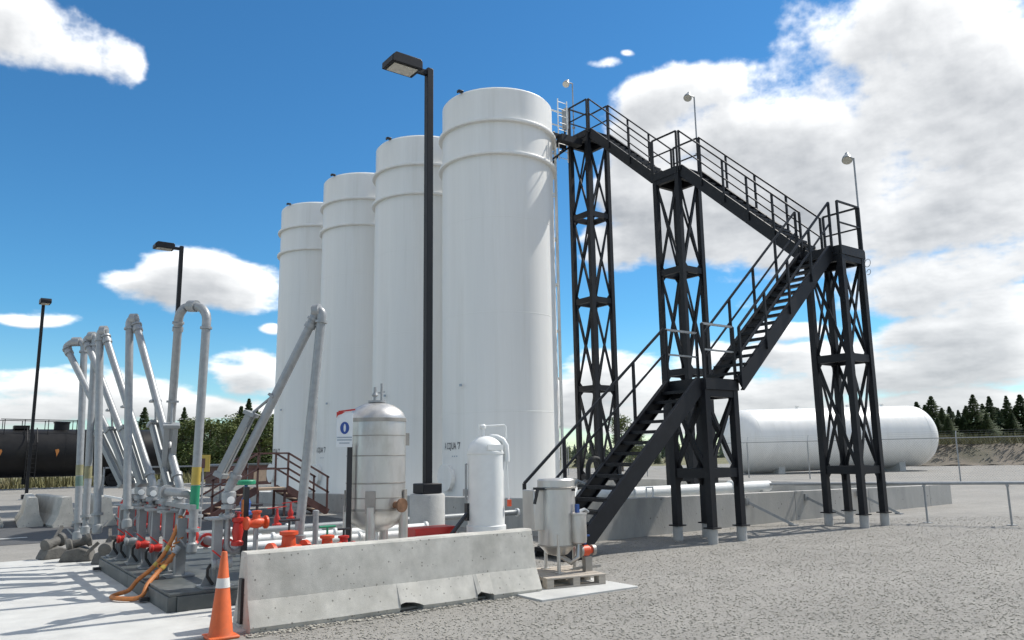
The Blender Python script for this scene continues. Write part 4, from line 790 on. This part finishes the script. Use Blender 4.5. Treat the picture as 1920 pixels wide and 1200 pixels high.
# ------------------------------------------------------------------ pallet and filter unit
def build_unit():
    t = thing('wood_pallet', 'weathered wooden pallet under the stainless filter unit', 'pallet', (6.40, 7.98, .024), R(-12))
    Lx, Ly = .86, .95
    for i in range(6):
        b = MB(); b.box(0, Lx, i * Ly / 6 + .008, (i + 1) * Ly / 6 - .022, .112, .132); mesh_obj('top_board', b, M_WOOD, t, bevel=.003)
    for x in (0, .38, .76):
        b = MB(); b.box(x, x + .1, .01, Ly - .02, .092, .1115); mesh_obj('bearer', b, M_WOOD, t)
        for y in (.01, .40, .80):
            b = MB(); b.box(x, x + .1, y, y + .13, .0205, .0915); mesh_obj('block', b, M_WOOD, t)
    for y in (.01, .40, .80):
        b = MB(); b.box(0, Lx, y, y + .13, 0, .02); mesh_obj('bottom_board', b, M_WOOD, t)
    z0 = .156; cx, cy = 6.94, 8.42; r = .258
    t = thing('filter_unit', 'stainless steel filter housing with small pump, standing on the pallet', 'filter unit', (cx, cy, z0))
    b = MB(); b.lathe([(.05, .20), (.14, .22), (r, .34), (r, 1.14), (r, 1.20), (r - .02, 1.22), (.0, 1.23)], n=40); sh = mesh_obj('housing', b, M_SS, t)
    b = MB(); b.lathe([(r - .005, 1.08), (r + .02, 1.09), (r + .02, 1.105), (r - .005, 1.115)], n=40); b.lathe([(r - .005, .33), (r + .008, .335), (r + .008, .35), (r - .005, .355)], n=40); mesh_obj('clamp_band', b, M_SSD, sh)
    for a in (-2.2, -.3, 1.6):
        b = MB(); c = (math.cos(a) * r * .95, math.sin(a) * r * .95); b.tube([(c[0], c[1], 0), (c[0], c[1], .5)], .024, 8); b.cb((c[0], c[1], .006), .1, .1, .012); mesh_obj('leg', b, M_SS, t)
    b = MB(); b.box(-r - .16, -r + .06, -.04, .22, .55, 1.08); mesh_obj('side_box', b, M_SS, t, bevel=.01)
    b = MB(); b.bar((-r - .14, .0, 1.10), (.12, -r, 1.07), .03, .03); b.bar((-r - .1, -.05, 1.09), (-r - .16, -.05, .9), .03, .03); mesh_obj('clamp_arm', b, M_BLACK, t)
    s = Vector((.15, -.28, 0)); b = MB(); b.lathe([(.03, .36), (.10, .38), (.105, .42), (.105, .74), (.115, .745), (.115, .765), (.0, .77)], c=s, n=26); sm = mesh_obj('small_canister', b, M_SS, t)
    b = MB(); b.tube([s + Vector((0, 0, .37)), s + Vector((-.02, 0, .2)), s + Vector((-.1, .05, .12)), (0, 0, .22)], .035, 10); mesh_obj('feed_pipe', b, M_SS, t)
    b = MB(); b.lathe([(.03, -.1), (.07, -.09), (.07, .03), (.045, .05), (.045, .1)], c=s + Vector((.10, -.02, .27)), n=18, axis=(1, -.1, 0)); pm = mesh_obj('pump', b, M_ORANGE, t)
    b = MB(); b.disc(s + Vector((.0, -.01, .27)), (1, -.1, 0), .085, .03); b.disc(s + Vector((.21, -.03, .27)), (1, -.1, 0), .07, .05); b.box(.22, .34, -.32, -.25, .0, .19); mesh_obj('pump_flange', b, M_SSD, pm)
    b = MB(); b.bar(s + Vector((.1, 0, .35)), s + Vector((.1, 0, .46)), .03, .03); b.bar(s + Vector((.02, 0, .46)), s + Vector((.18, 0, .46)), .03, .02); mesh_obj('blue_handle', b, M_BLUE, pm)
    b = MB(); b.bar(s + Vector((-.02, 0, .77)), s + Vector((-.02, 0, .88)), .05, .04); mesh_obj('blue_valve', b, M_BLUE, sm); b = MB(); b.tube([s + Vector((0, 0, .78)), s + Vector((.16, .06, .80)), s + Vector((.26, .1, .76))], .024, 8); mesh_obj('hose_stub', b, M_GALV, sm)
    b = MB(); b.bar((.1, -.2, .04), (.5, -.3, .05), .03, .03); mesh_obj('base_rail', b, M_SSD, t)
build_unit()
# ------------------------------------------------------------------ pipes over the wall, right side
def build_wallpipes():
    t = thing('white_header_pipe', 'long white pipe lying inside the containment wall behind the staircase', 'pipe', (10.9, 12.45, 0))
    b = MB(); b.tube([(0, 0, .84), (6.4, 0, .82)], .13, 18); p = mesh_obj('pipe', b, M_WHITE, t)
    for x in (.4, 2.2, 4.1, 6.0):
        b = MB(); b.box(x - .04, x + .04, -.1, .1, .12, .71); mesh_obj('support', b, M_GALV, t)
    for x in (1.5, 4.9): b = MB(); b.disc((x, 0, .83), (1, 0, 0), .17, .05); mesh_obj('flange', b, M_WHITE, p)
    a = Vector((17.32, 12.45, .86)); q = Vector((20.9, 4.0, .97)); d = (q - a)
    t = thing('grey_transfer_pipe', 'pair of thin grey pipes on T stands running past the right freestanding tower', 'pipe', (17.32, 12.45, 0)); O = Vector((17.32, 12.45, 0))
    sd_ = Vector((-d.y, d.x, 0)).normalized() * .13
    b = MB(); b.tube([a - O + sd_, q - O + sd_], .034, 14); mesh_obj('pipe', b, M_GALV, t)
    b = MB(); b.tube([a - O - sd_, q - O - sd_], .034, 14); p = mesh_obj('pipe', b, M_GALV, t)
    for k in (.385, .565, .75, .93):
        c = a + d * k - O; b = MB(); b.tube([(c.x, c.y, 0), (c.x, c.y, c.z - .055)], .022, 10); b.cb((c.x, c.y, .008), .16, .16, .016); mesh_obj('stand', b, M_GALV, t); b = MB(); e_ = sd_ * 1.7; b.bar((c.x - e_.x, c.y - e_.y, c.z - .055), (c.x + e_.x, c.y + e_.y, c.z - .055), .06, .035); mesh_obj('saddle', b, M_GALV, t)
    for k in (.30, .62): b = MB(); b.disc(a + d * k - O - sd_, d, .06, .04); mesh_obj('flange', b, M_GALV, p)
    # cluster of pumps and hoses at the stair foot
    t = thing('wellhead_pump', 'dark pump cluster with bent hose behind the lower stairs', 'pump', (12.0, 13.4, .12))
    b = MB(); b.lathe([(.25, 0), (.25, .3), (.2, .34), (.2, .8), (.26, .84), (.26, .9), (.1, 1.0)], n=24); mesh_obj('pump_body', b, M_BLACK, t)
    b = MB(); b.tube([(0, 0, .95), (0, 0, 1.25)] + arc((.22, 0, 1.25), (-1, 0, 0), (0, 0, 1), .22, 0, 3.1, 8) + [(.5, .1, .9), (.8, .1, .5), (.9, .1, .1)], .06, 12); mesh_obj('bent_hose', b, M_RUB, t)
    b = MB(); b.tube([(-.1, -.3, .1), (-.3, -.3, .9), (-.5, -.2, 1.0), (-.8, 0, .6), (-1, .1, 0)], .04, 10); mesh_obj('grey_hose', b, M_PIPEGREY, t)
    b = MB(); b.box(-.6, -.3, .3, .6, 0, .9); mesh_obj('control_box', b, M_BLACK, t, bevel=.01)
    t = thing('hoop_stand', 'small white hoop-shaped stand on the containment wall by the stairs', 'stand', (12.3, 11.81, .775)); b = MB(); b.tube([(-.1, 0, 0), (-.1, 0, .2), (.1, 0, .2), (.1, 0, 0)], .02, 8); mesh_obj('hoop', b, M_WHITE, t)
build_wallpipes()
# ------------------------------------------------------------------ stile over the wall at the left
def build_stile():
    t = thing('pipe_stile', 'brown railed crossover stair with tan treads over the tank wall', 'stile', (8.1, 23.4, 0))
    def rail(p, q, name='handrail'):
        b = MB(); b.bar(p, q, .05, .05); mesh_obj(name, b, M_BROWN, t)
    b = MB(); b.box(-.45, .45, -.5, .5, .78, .84); mesh_obj('platform', b, M_TAN, t)
    for s in (-1, 1):
        b = MB(); b.bar((.45, s * .5, .8), (1.75, s * .5, .05), .05, .2); mesh_obj('stringer', b, M_BROWN, t); b = MB(); b.bar((-.45, s * .5, .8), (-1.75, s * .5, .05), .05, .2); mesh_obj('stringer', b, M_BROWN, t)
        for h in (1.0, .55):
            rail((-.45, s * .53, .84 + h), (.45, s * .53, .84 + h)); rail((.45, s * .53, .84 + h), (1.75, s * .53, .09 + h)); rail((-.45, s * .53, .84 + h), (-1.75, s * .53, .09 + h))
        for x, z in ((-.45, .8), (.45, .8), (1.7, .1), (-1.7, .1)):
            b = MB(); b.box(x - .025, x + .025, s * .53 - .025, s * .53 + .025, z - .05, z + 1.04); mesh_obj('post', b, M_BROWN, t)
        for x in (-.4, .4):
            b = MB(); b.box(x - .03, x + .03, s * .45 - .03, s * .45 + .03, 0, .78); mesh_obj('leg', b, M_BROWN, t)
    for k in range(4):
        for s in (-1, 1):
            x = s * (.62 + k * .29); z = .66 - k * .165; b = MB(); b.box(x - .14, x + .14, -.47, .47, z - .03, z); mesh_obj('tread', b, M_TAN, t)
    # walkway guard rail behind
    t = thing('guard_rail', 'long grey guard rail with posts behind the loading arms', 'railing', (3.9, 24.6, 0))
    b = MB(); b.bar((0, 0, .95), (4.0, 0, .95), .035, .035); mesh_obj('mid_rail', b, M_GALV, t); b = MB(); b.bar((0, 0, 1.5), (4.0, 0, 1.5), .045, .045); mesh_obj('top_rail', b, M_GALV, t)
    for k in range(6): b = MB(); b.bar((k * .8, 0, 0), (k * .8, 0, 1.52), .045, .045); mesh_obj('post', b, M_GALV, t)
    # low rust-red wall/containers beyond
    t = thing('brown_shed', 'low rust-brown shed beyond the tank yard, behind the stile', 'shed', (17.5, 49.5, 0)); b = MB(); b.box(-3.4, 3.4, 0, 2.6, 0, 1.25); mesh_obj('wall', b, M_BROWN, t); b = MB(); b.prism([(-3.6, 1.25), (3.6, 1.25), (3.4, 1.36), (-3.4, 1.36)], -.2, 2.8); mesh_obj('roof', b, M_SKID, t)
    for k in range(4): b = MB(); b.box(-2.9 + k * 1.7, -2.1 + k * 1.7, -.03, -.005, .25, .95); mesh_obj('panel', b, M_TAN, t)
build_stile()
# ------------------------------------------------------------------ rail tank car
def build_railcar():
    t = thing('rail_tank_car', 'long black railway tank car with amber placards at the left', 'tank car', (4.6, 54.9, 0))
    r = 1.42; zc = 2.18; L = 7.3
    b = MB(); end = [(r * math.cos(a), L + .55 * math.sin(a)) for a in np.linspace(0, 1.5, 7)]; beg = [(a_, -z_) for a_, z_ in reversed(end)]
    b.lathe(beg + [(r, -3), (r, 0), (r, 3)] + end, c=(0, 0, zc), n=44, axis=(1, 0, 0)); sh = mesh_obj('tank_shell', b, M_CAR, t)
    for x in (-6.0, -1.8, 1.8, 6.0): b = MB(); b.lathe([(r + .012, -.05), (r + .012, .05)], c=(x, 0, zc), n=44, axis=(1, 0, 0)); mesh_obj('tank_band', b, M_CAR, sh)
    b = MB(); b.lathe([(.42, 0), (.42, .42), (.46, .42), (.46, .5), (0, .54)], c=(1.6, 0, zc + r - .06), n=22); mesh_obj('dome_hatch', b, M_CAR, t)
    b = MB(); b.lathe([(.2, 0), (.2, .4), (0, .44)], c=(-2.2, .0, zc + r - .04), n=16); mesh_obj('top_valve', b, M_CAR, t)
    b = MB(); b.box(-.9, -.1, -.5, .5, zc + r, zc + r + .2); mesh_obj('walkway', b, M_CAR, t)
    b = MB()
    for x in (-1.4, -.4, .8, 2.3): 
        for y in (-.9, .9): b.tube([(x, y, zc + r - .35), (x, y, zc + r + .55)], .025, 6)
    for y in (-.9, .9): b.tube([(-1.6, y, zc + r + .55), (2.6, y, zc + r + .5)], .025, 6)
    mesh_obj('top_railing', b, M_CAR, t)
    b = MB()
    for x in (-.25, .25): b.tube([(x, -r - .12, .7), (x, -r - .12, zc + .6), (x, -.75, zc + r + .05)], .03, 6)
    for k in range(9): b.tube([(-.25, -r - .12, .8 + k * .26), (.25, -r - .12, .8 + k * .26)], .02, 6)
    mesh_obj('ladder', b, M_CAR, t)
    for x in (-1.55, 1.3): b = MB(); b.add([(x, -r - .02, zc - .22), (x + .12, -r - .02, zc + .1), (x + .08, -r - .02, zc + .22), (x - .1, -r - .02, zc + .18), (x, -r + .03, zc - .22), (x + .12, -r + .03, zc + .1), (x + .08, -r + .03, zc + .22), (x - .1, -r + .03, zc + .18)], [(0, 1, 2, 3), (7, 6, 5, 4), (0, 4, 5, 1), (1, 5, 6, 2), (2, 6, 7, 3), (3, 7, 4, 0)]); mesh_obj('placard', b, M_AMBER, sh)
    b = MB(); b.box(-L - .3, L + .3, -.35, .35, .86, 1.04); mesh_obj('underframe', b, M_CAR, t)
    for x in (-5.4, 5.4):
        b = MB(); b.box(x - 1.1, x + 1.1, -.85, .85, .42, .72); bg = mesh_obj('bogie', b, M_CAR, t, bevel=.05)
        for dx in (-.85, .85):
            for y in (-.75, .75): b = MB(); b.disc((x + dx, y, .52), (0, 1, 0), .44, .12, 24); mesh_obj('wheel', b, M_CAR, bg)
    b = MB(); b.tube([(-.1, 0, .8), (-.1, 0, .35)], .16, 12); mesh_obj('bottom_outlet', b, M_CAR, t)
    bal = MB(); bal.prism([(-2.2, -.02), (2.2, -.02), (1.5, .08), (-1.5, .08)], -120, 90, lambda a, y, z: (y, a + 54.9, z)); tag(mesh_obj('ballast_bed', bal, M_BALL), kind='structure')
    for y in (-.75, .75): b = MB(); b.box(-120, 90, 54.9 + y - .035, 54.9 + y + .035, .06, .09); tag(mesh_obj('railway_rail', b, M_GALV), 'steel railway rail under the black tank car, ' + ('near side' if y < 0 else 'far side'), 'rail', 'railway rails')
build_railcar()
# ------------------------------------------------------------------ horizontal white tank
def build_bullet():
    A = Vector((61.0, 29.3, 2.66)); B = Vector((45.7, 36.2, 2.32)); ax = (B - A).normalized(); L = (B - A).length; r = 2.27
    c = (A + B) / 2
    t = thing('horizontal_tank', 'large white horizontal tank lying beyond the chain link fence', 'tank', (c.x, c.y, 0))
    h = L / 2 - 1.6; end = [(r * math.cos(a), h + 1.6 * math.sin(a)) for a in np.linspace(0, 1.52, 12)]
    b = MB(); b.lathe([(q, -z) for q, z in reversed(end)] + [(r, -h * .5), (r, 0), (r, h * .5)] + end, c=(0, 0, c.z), n=56, axis=ax); sh = mesh_obj('shell', b, M_TANK, t)
    for s in (-1, 1):
        b = MB(); b.lathe([(r - .01, -.03), (r + .008, -.02), (r + .008, .02), (r - .01, .03)], c=Vector((0, 0, c.z)) + ax * (s * h), n=56, axis=ax); mesh_obj('weld_band', b, M_TANK, sh)
        p = ax * (s * h * .72); b = MB(); b.bar((p.x - ax.y * 1.3, p.y + ax.x * 1.3, .35), (p.x + ax.y * 1.3, p.y - ax.x * 1.3, .35), .5, 1.0); mesh_obj('saddle', b, M_CONC, t)
    for k in (-.55, -.2, .1, .3): b = MB(); p = ax * (k * L * .5); b.lathe([(.12, 0), (.12, .16), (.17, .17), (.17, .22), (0, .23)], c=(p.x, p.y, c.z + ax.z * k * L * .5 + r - .03), n=14); mesh_obj('top_nozzle', b, M_TANK, sh)
    e = -ax * (L / 2 - .18); b = MB(); b.bar(Vector((0, 0, c.z)) + e + Vector((.05, .0, .35)), Vector((0, 0, c.z)) + e + Vector((.25, -.15, .4)), .12, .12); mesh_obj('end_lug', b, M_TANK, t)
build_bullet()
# ------------------------------------------------------------------ chain link fence
def build_fence():
    p0 = Vector((42.0, 6.2, .06)); p1 = Vector((40.9, 18.3, .06)); p2 = Vector((39.0, 46.0, .05))
    t = thing('chain_link_fence', 'tall galvanised chain link fence with barbed wire arms beyond the gravel', 'fence', (p1.x, p1.y, 0)); O = Vector((p1.x, p1.y, 0)); H_ = 2.15
    pts = [p0.lerp(p1, k / 3) for k in range(3)] + [p1.lerp(p2, k / 7) for k in range(8)]
    for p in pts:
        q = p - O; b = MB(); b.tube([(q.x, q.y, 0), (q.x, q.y, q.z + H_)], .035, 8); b.tube([(q.x, q.y, q.z + H_), (q.x + .28, q.y + .1, q.z + H_ + .32)], .02, 6); mesh_obj('fence_post', b, M_GALV, t)
    b = MB(); b.tube([p - O + Vector((0, 0, H_ - .02)) for p in pts], .024, 6); mesh_obj('top_rail', b, M_GALV, t)
    b = MB()
    for k in (.33, .66, 1.0): b.tube([p - O + Vector((.28 * k, .1 * k, H_ + .32 * k)) for p in pts], .0025, 4)
    mesh_obj('barbed_wire', b, M_GALV, t)
    b = MB(); 
    for a, c in zip(pts[:-1], pts[1:]):
        L = (c - a).length; n = int(L / .13)
        for k in range(n):
            for s in (1, -1):
                z0 = 0.05; x0 = k / n; run = (H_ - .1) / L * s; x1 = x0 + run; za, zb = z0, H_ - .06
                if x1 > 1: zb = z0 + (1 - x0) / run * (H_ - .1) if run else zb; x1 = 1
                if x1 < 0: zb = z0 + (0 - x0) / run * (H_ - .1); x1 = 0
                b.tube([a.lerp(c, x0) - O + Vector((0, 0, za)), a.lerp(c, x1) - O + Vector((0, 0, zb))], .0028, 3, caps=False)
    o = mesh_obj('wire_mesh', b, M_GALV, t); tag(o, kind='stuff')
    # a second fence stretch far behind the staircase
    t = thing('far_fence', 'distant chain link fence with posts seen under the staircase', 'fence', (20, 50, 0))
    for k in range(9): b = MB(); b.tube([(k * 2.4, k * -.5, 0), (k * 2.4, k * -.5, 2.2)], .035, 6); mesh_obj('fence_post', b, M_GALV, t)
    b = MB(); b.tube([(0, 0, 2.18), (19.2, -4.0, 2.18)], .025, 6); mesh_obj('top_rail', b, M_GALV, t)
build_fence()
# ------------------------------------------------------------------ dirt bank and vegetation
def build_bank():
    n, mrows = 70, 10; vs = []; fs = []; rr = random.Random(3)
    for i in range(n + 1):
        s = i / n; x = 61 + 48 * s + 6 * math.sin(s * 5); y = 42 - 58 * s + 3 * math.sin(s * 7)
        env = min(1, s * 5 + .15) * 1.0
        for j in range(mrows + 1):
            w = j / mrows; hz = math.sin(min(w * 1.6, 1) * math.pi / 2) ** 1.5 * 2.1 * env + rr.uniform(-.09, .09)
            vs.append((x + w * 9 * .86 + rr.uniform(-.2, .2), y + w * 9 * .5, .1 + max(hz, -.05)))
    for i in range(n):
        for j in range(mrows): a = i * (mrows + 1) + j; fs.append((a, a + 1, a + mrows + 2, a + mrows + 1))
    me = bpy.data.meshes.new('dirt_bank'); me.from_pydata(vs, [], fs); me.materials.append(M_SAND); me.shade_smooth(); o = bpy.data.objects.new('dirt_bank', me); COL.objects.link(o); tag(o, kind='structure')
    # rough grass and brush
    V = []; F = []
    def tuft(x, y, z, h, k):
        for _ in range(k):
            a = rr.uniform(0, 6.28); w = .05 + .05 * rr.random(); dx, dy = math.cos(a), math.sin(a); l = rr.uniform(.1, .5) * h; o_ = len(V); px, py = x + rr.uniform(-.3, .3), y + rr.uniform(-.3, .3)
            V.extend([(px - dy * w, py + dx * w, z - .05), (px + dy * w, py - dx * w, z - .05), (px + dx * l, py + dy * l, z + h * rr.uniform(.6, 1.2))]); F.append((o_, o_ + 1, o_ + 2))
    for _ in range(5200):
        s = rr.random(); x = 61 + 48 * s + 6 * math.sin(s * 5); y = 42 - 58 * s + 3 * math.sin(s * 7); w = .2 + .9 * rr.random() ** .7; tuft(x + w * 9 * .86, y + w * 9 * .5, 2.05 * min(1, s * 5 + .15), rr.uniform(.4, 1.1), 4)
    for _ in range(2600): tuft(rr.uniform(-40, 45), rr.uniform(58, 74), 0, rr.uniform(.3, .9), 4)
    me = bpy.data.meshes.new('rough_grass'); me.from_pydata(V, [], F); me.materials.append(M_GRASS); o = bpy.data.objects.new('rough_grass', me); COL.objects.link(o); tag(o, 'rough olive grass and brush in front of the trees', 'grass', kind='stuff')
build_bank()
def spruce(seed, H_=7.0, Rb=1.5):
    rr = random.Random(seed); tr = MB(); tr.tube([(0, 0, -.2), (.02, 0, H_ * .5), (0, .02, H_ * .98)], [.11, .07, .012], 7)
    V = []; F = []; z = .5; 
    while z < H_:
        f = 1 - z / H_; R_ = Rb * (f ** 1.0) * rr.uniform(.70, 1.15) + .05; nb = int(9 + 9 * f)
        for k in range(nb):
            a = 2 * math.pi * (k + rr.random()) / nb; L = R_ * rr.uniform(.65, 1.15); dr = rr.uniform(-.55, .15)
            steps = max(3, int(L / .16)); dx, dy = math.cos(a), math.sin(a)
            for s in range(steps):
                t = (s + .4) / steps; px, py, pz = dx * L * t, dy * L * t, z + dr * L * t * t + .1 * t
                for side in (-1, 1, 0):
                    l = (.34 * (1 - t) + .16) * rr.uniform(.6, 1.35) * (.18 + 1.0 * f ** .7); b_ = a + side * rr.uniform(.5, 1.0); ex, ey, ez = px + math.cos(b_) * l, py + math.sin(b_) * l, pz + rr.uniform(-.22, .12) * (.3 + f); w = (.07 + .05 * rr.random()) * (.35 + .75 * f); o = len(V)
                    V.extend([(px - dy * w, py + dx * w, pz + .06), (px + dy * w, py - dx * w, pz - .09), (ex, ey, ez)]); F.append((o, o + 1, o + 2))
        z += (.13 + .15 * f) * rr.uniform(.75, 1.25)
    V.extend([(-.03, 0, H_ * .93), (.03, 0, H_ * .93), (0, 0, H_ * 1.03)]); F.append((len(V) - 3, len(V) - 2, len(V) - 1))
    cr = bpy.data.meshes.new('crown'); cr.from_pydata(V, [], F); cr.materials.append(M_SPRUCE2 if seed % 2 else M_SPRUCE); return tr, cr
def aspen(seed, H_=5.5):
    rr = random.Random(seed); tr = MB(); tr.tube([(0, 0, -.2), (.05, .02, H_ * .4), (0, .1, H_ * .9)], [.09, .06, .015], 7)
    for k in range(7): a = rr.uniform(0, 6.28); z = H_ * rr.uniform(.25, .7); tr.tube([(0, 0, z), (math.cos(a) * .5, math.sin(a) * .5, z + .5), (math.cos(a) * .9, math.sin(a) * .9, z + 1.1)], [.035, .02, .008], 5)
    V = []; F = []; cl = [(rr.gauss(0, .5), rr.gauss(0, .5), H_ * rr.uniform(.25, .98), rr.uniform(.35, .7)) for _ in range(20)]
    for cx, cy, cz, r_ in cl:
        for _ in range(110):
            d = Vector((rr.gauss(0, 1), rr.gauss(0, 1), rr.gauss(0, .9))).normalized() * r_ * rr.random() ** .4; p = Vector((cx * (1.15 - cz / H_ * .7) + d.x, cy * (1.15 - cz / H_ * .7) + d.y, cz + d.z)); e1 = Vector((rr.gauss(0, 1), rr.gauss(0, 1), rr.gauss(0, 1))).normalized() * .075; e2 = e1.cross(Vector((rr.gauss(0, 1), rr.gauss(0, 1), rr.gauss(0, 1)))).normalized() * .06; o = len(V)
            V.extend([p - e1, p + e2, p + e1, p - e2]); F.append((o, o + 1, o + 2, o + 3))
    cr = bpy.data.meshes.new('crown'); cr.from_pydata(V, [], F); cr.materials.append(M_LEAF); return tr, cr
def build_trees():
    protos = []
    for k in range(4):
        tr, cr = spruce(20 + k, 7.0, (1.9, 2.3, 2.0, 1.6)[k]); protos.append((tr, cr, 'spruce_tree'))
    for k in range(2):
        tr, cr = aspen(50 + k); protos.append((tr, cr, 'aspen_tree'))
    tms = []
    for tr, cr, nm in protos:
        me = bpy.data.meshes.new('trunk'); me.from_pydata(tr.v, [], tr.f); me.materials.append(M_TRUNK); tms.append(me)
    rr = random.Random(11); ORD = ['first', 'second', 'third', 'fourth', 'fifth', 'sixth', 'seventh', 'eighth', 'ninth', 'tenth', 'eleventh', 'twelfth', 'thirteenth', 'fourteenth', 'fifteenth', 'sixteenth', 'seventeenth', 'eighteenth', 'nineteenth', 'twentieth', 'twenty-first', 'twenty-second', 'twenty-third', 'twenty-fourth', 'twenty-fifth', 'twenty-sixth', 'twenty-seventh', 'twenty-eighth', 'twenty-ninth', 'thirtieth', 'thirty-first', 'thirty-second', 'thirty-third', 'thirty-fourth', 'thirty-fifth', 'thirty-sixth', 'thirty-seventh', 'thirty-eighth']
    def place(px, Y, top_px, kind, lab, group, zb=0.0):
        # px: picture column in the photograph, Y: distance ahead of the camera
        X = (px - 960) / 1453.0 * Y * 1.0; u = X * .80386 + Y * .59482; v = -X * .59482 + Y * .80386
        hor = 851 - .0148 * (px - 960); H_ = 1.72 + (hor - top_px) / 1453 * Y * 1.02 - zb
        tr, cr, nm = protos[kind]; s = H_ / (7.0 if kind < 4 else 5.9)
        t = thing(nm, lab, 'tree', (u, v, zb), rr.uniform(0, 6.28), group); w = s * rr.uniform(1.0, 1.5) * (1.1 if kind < 4 else 1.35); w *= 1.25 if px > 1650 else 1.0; t.scale = (w, w, s)
        o = bpy.data.objects.new('trunk', tms[kind]); COL.objects.link(o); o.parent = t
        o = bpy.data.objects.new('crown', cr); COL.objects.link(o); o.parent = t
    g1 = 'trees left of the white tanks'; names = {True: 'dark spruce', False: 'yellow-green aspen'}
    left = [(258, 78, 800, 0), (272, 76, 768, 1), (300, 84, 795, 4), (322, 80, 790, 2), (346, 76, 768, 1), (370, 83, 790, 3), (384, 75, 785, 5), (402, 80, 798, 0), (420, 77, 792, 2), (438, 84, 800, 4), (452, 78, 766, 1), (466, 76, 752, 0), (482, 82, 772, 3), (497, 77, 785, 5), (512, 80, 780, 2), (528, 84, 790, 1), (334, 88, 805, 5), (410, 88, 790, 1), (286, 88, 790, 3), (264, 92, 800, 1), (310, 92, 798, 2), (358, 94, 790, 1), (432, 92, 790, 2), (474, 92, 785, 1), (505, 92, 792, 1), (250, 71, 800, 4), (292, 70, 790, 5), (330, 68, 796, 4), (362, 69, 786, 5), (396, 70, 788, 4), (428, 67, 794, 5), (446, 69, 778, 4), (489, 68, 776, 5), (519, 70, 780, 4)]
    order = sorted(range(len(left)), key=lambda i: left[i][0])
    for n_, i in enumerate(order):
        px, Y, tp, k = left[i]
        place(px, Y, tp, k, '%s %s, %s from the left in the trees beside the white tanks' % ('tall' if tp < 775 else ('low' if tp > 793 else 'mid-height'), names[k < 4], ORD[n_]), g1)
    g2 = 'spruce trees beyond the dirt bank at right'
    right = [(1696, 84, 772, 3), (1712, 88, 757, 0), (1727, 88, 762, 2), (1740, 86, 747, 1), (1758, 84, 768, 3), (1772, 90, 765, 2), (1788, 86, 772, 0), (1803, 87, 764, 3), (1818, 84, 744, 1), (1834, 88, 760, 2), (1848, 86, 747, 0), (1862, 86, 768, 3), (1880, 86, 746, 3), (1893, 90, 768, 1), (1906, 85, 744, 0), (1922, 84, 756, 2), (1940, 84, 748, 1), (1750, 92, 780, 1), (1826, 94, 778, 1), (1870, 93, 770, 1), (1705, 92, 778, 1), (1778, 96, 775, 1), (1800, 92, 770, 2), (1856, 96, 768, 1), (1912, 95, 770, 1), (1735, 96, 772, 2), (1928, 92, 764, 1), (1698, 84, 790, 2), (1748, 83, 786, 0), (1768, 82, 784, 1), (1796, 84, 782, 2), (1840, 82, 778, 1), (1887, 83, 778, 2), (1915, 82, 784, 1)]
    order = sorted(range(len(right)), key=lambda i: right[i][0])
    for n_, i in enumerate(order):
        px, Y, tp, k = right[i]
        place(px, Y, tp, k, '%s dark spruce, %s from the left in the row beyond the dirt bank' % ('tall' if tp < 750 else ('low' if tp > 766 else 'mid-height'), ORD[n_]), g2, zb=1.2)
    g3 = 'small trees seen through the staircase'
    mid = [(1058, 90, 838, 5), (1080, 95, 830, 2), (1160, 70, 780, 5), (1178, 72, 800, 4), (1190, 74, 815, 5), (1225, 110, 842, 3), (1245, 118, 845, 1)]
    labs = ['pale aspen just right of the nearest white tank', 'small spruce seen behind the tallest lattice tower', 'leafy aspen right of the tallest tower, its left half', 'leafy aspen right of the tallest tower, its middle', 'low leafy aspen under the first stair flight', 'tiny distant spruce under the stairs, left one', 'tiny distant spruce under the stairs, right one']
    for (px, Y, tp, k), l in zip(mid, labs): place(px, Y, tp, k, l, g3)
    # far wood reading as one mass
    rr2 = random.Random(5); V = []; F = []
    for i in range(900):
        a = R(rr2.uniform(-12, 88)); d = rr2.uniform(190, 300); x, y = math.sin(a) * d, math.cos(a) * d; h = rr2.uniform(2.2, 4.6); 
        for k in range(5):
            z0 = h * k / 5.5; w = (1 - k / 5.6) * rr2.uniform(.9, 1.6)
            for q in range(5): b = rr2.uniform(0, 6.28); o = len(V); V.extend([(x + math.cos(b) * w, y + math.sin(b) * w, z0), (x + math.cos(b + 1.6) * w, y + math.sin(b + 1.6) * w, z0 + .2), (x, y, z0 + h * .42)]); F.append((o, o + 1, o + 2))
    me = bpy.data.meshes.new('far_wood'); me.from_pydata(V, [], F); me.materials.append(M_SPRUCE); o = bpy.data.objects.new('far_wood', me); COL.objects.link(o); tag(o, 'far low dark wood along the horizon', 'wood', kind='stuff')
build_trees()
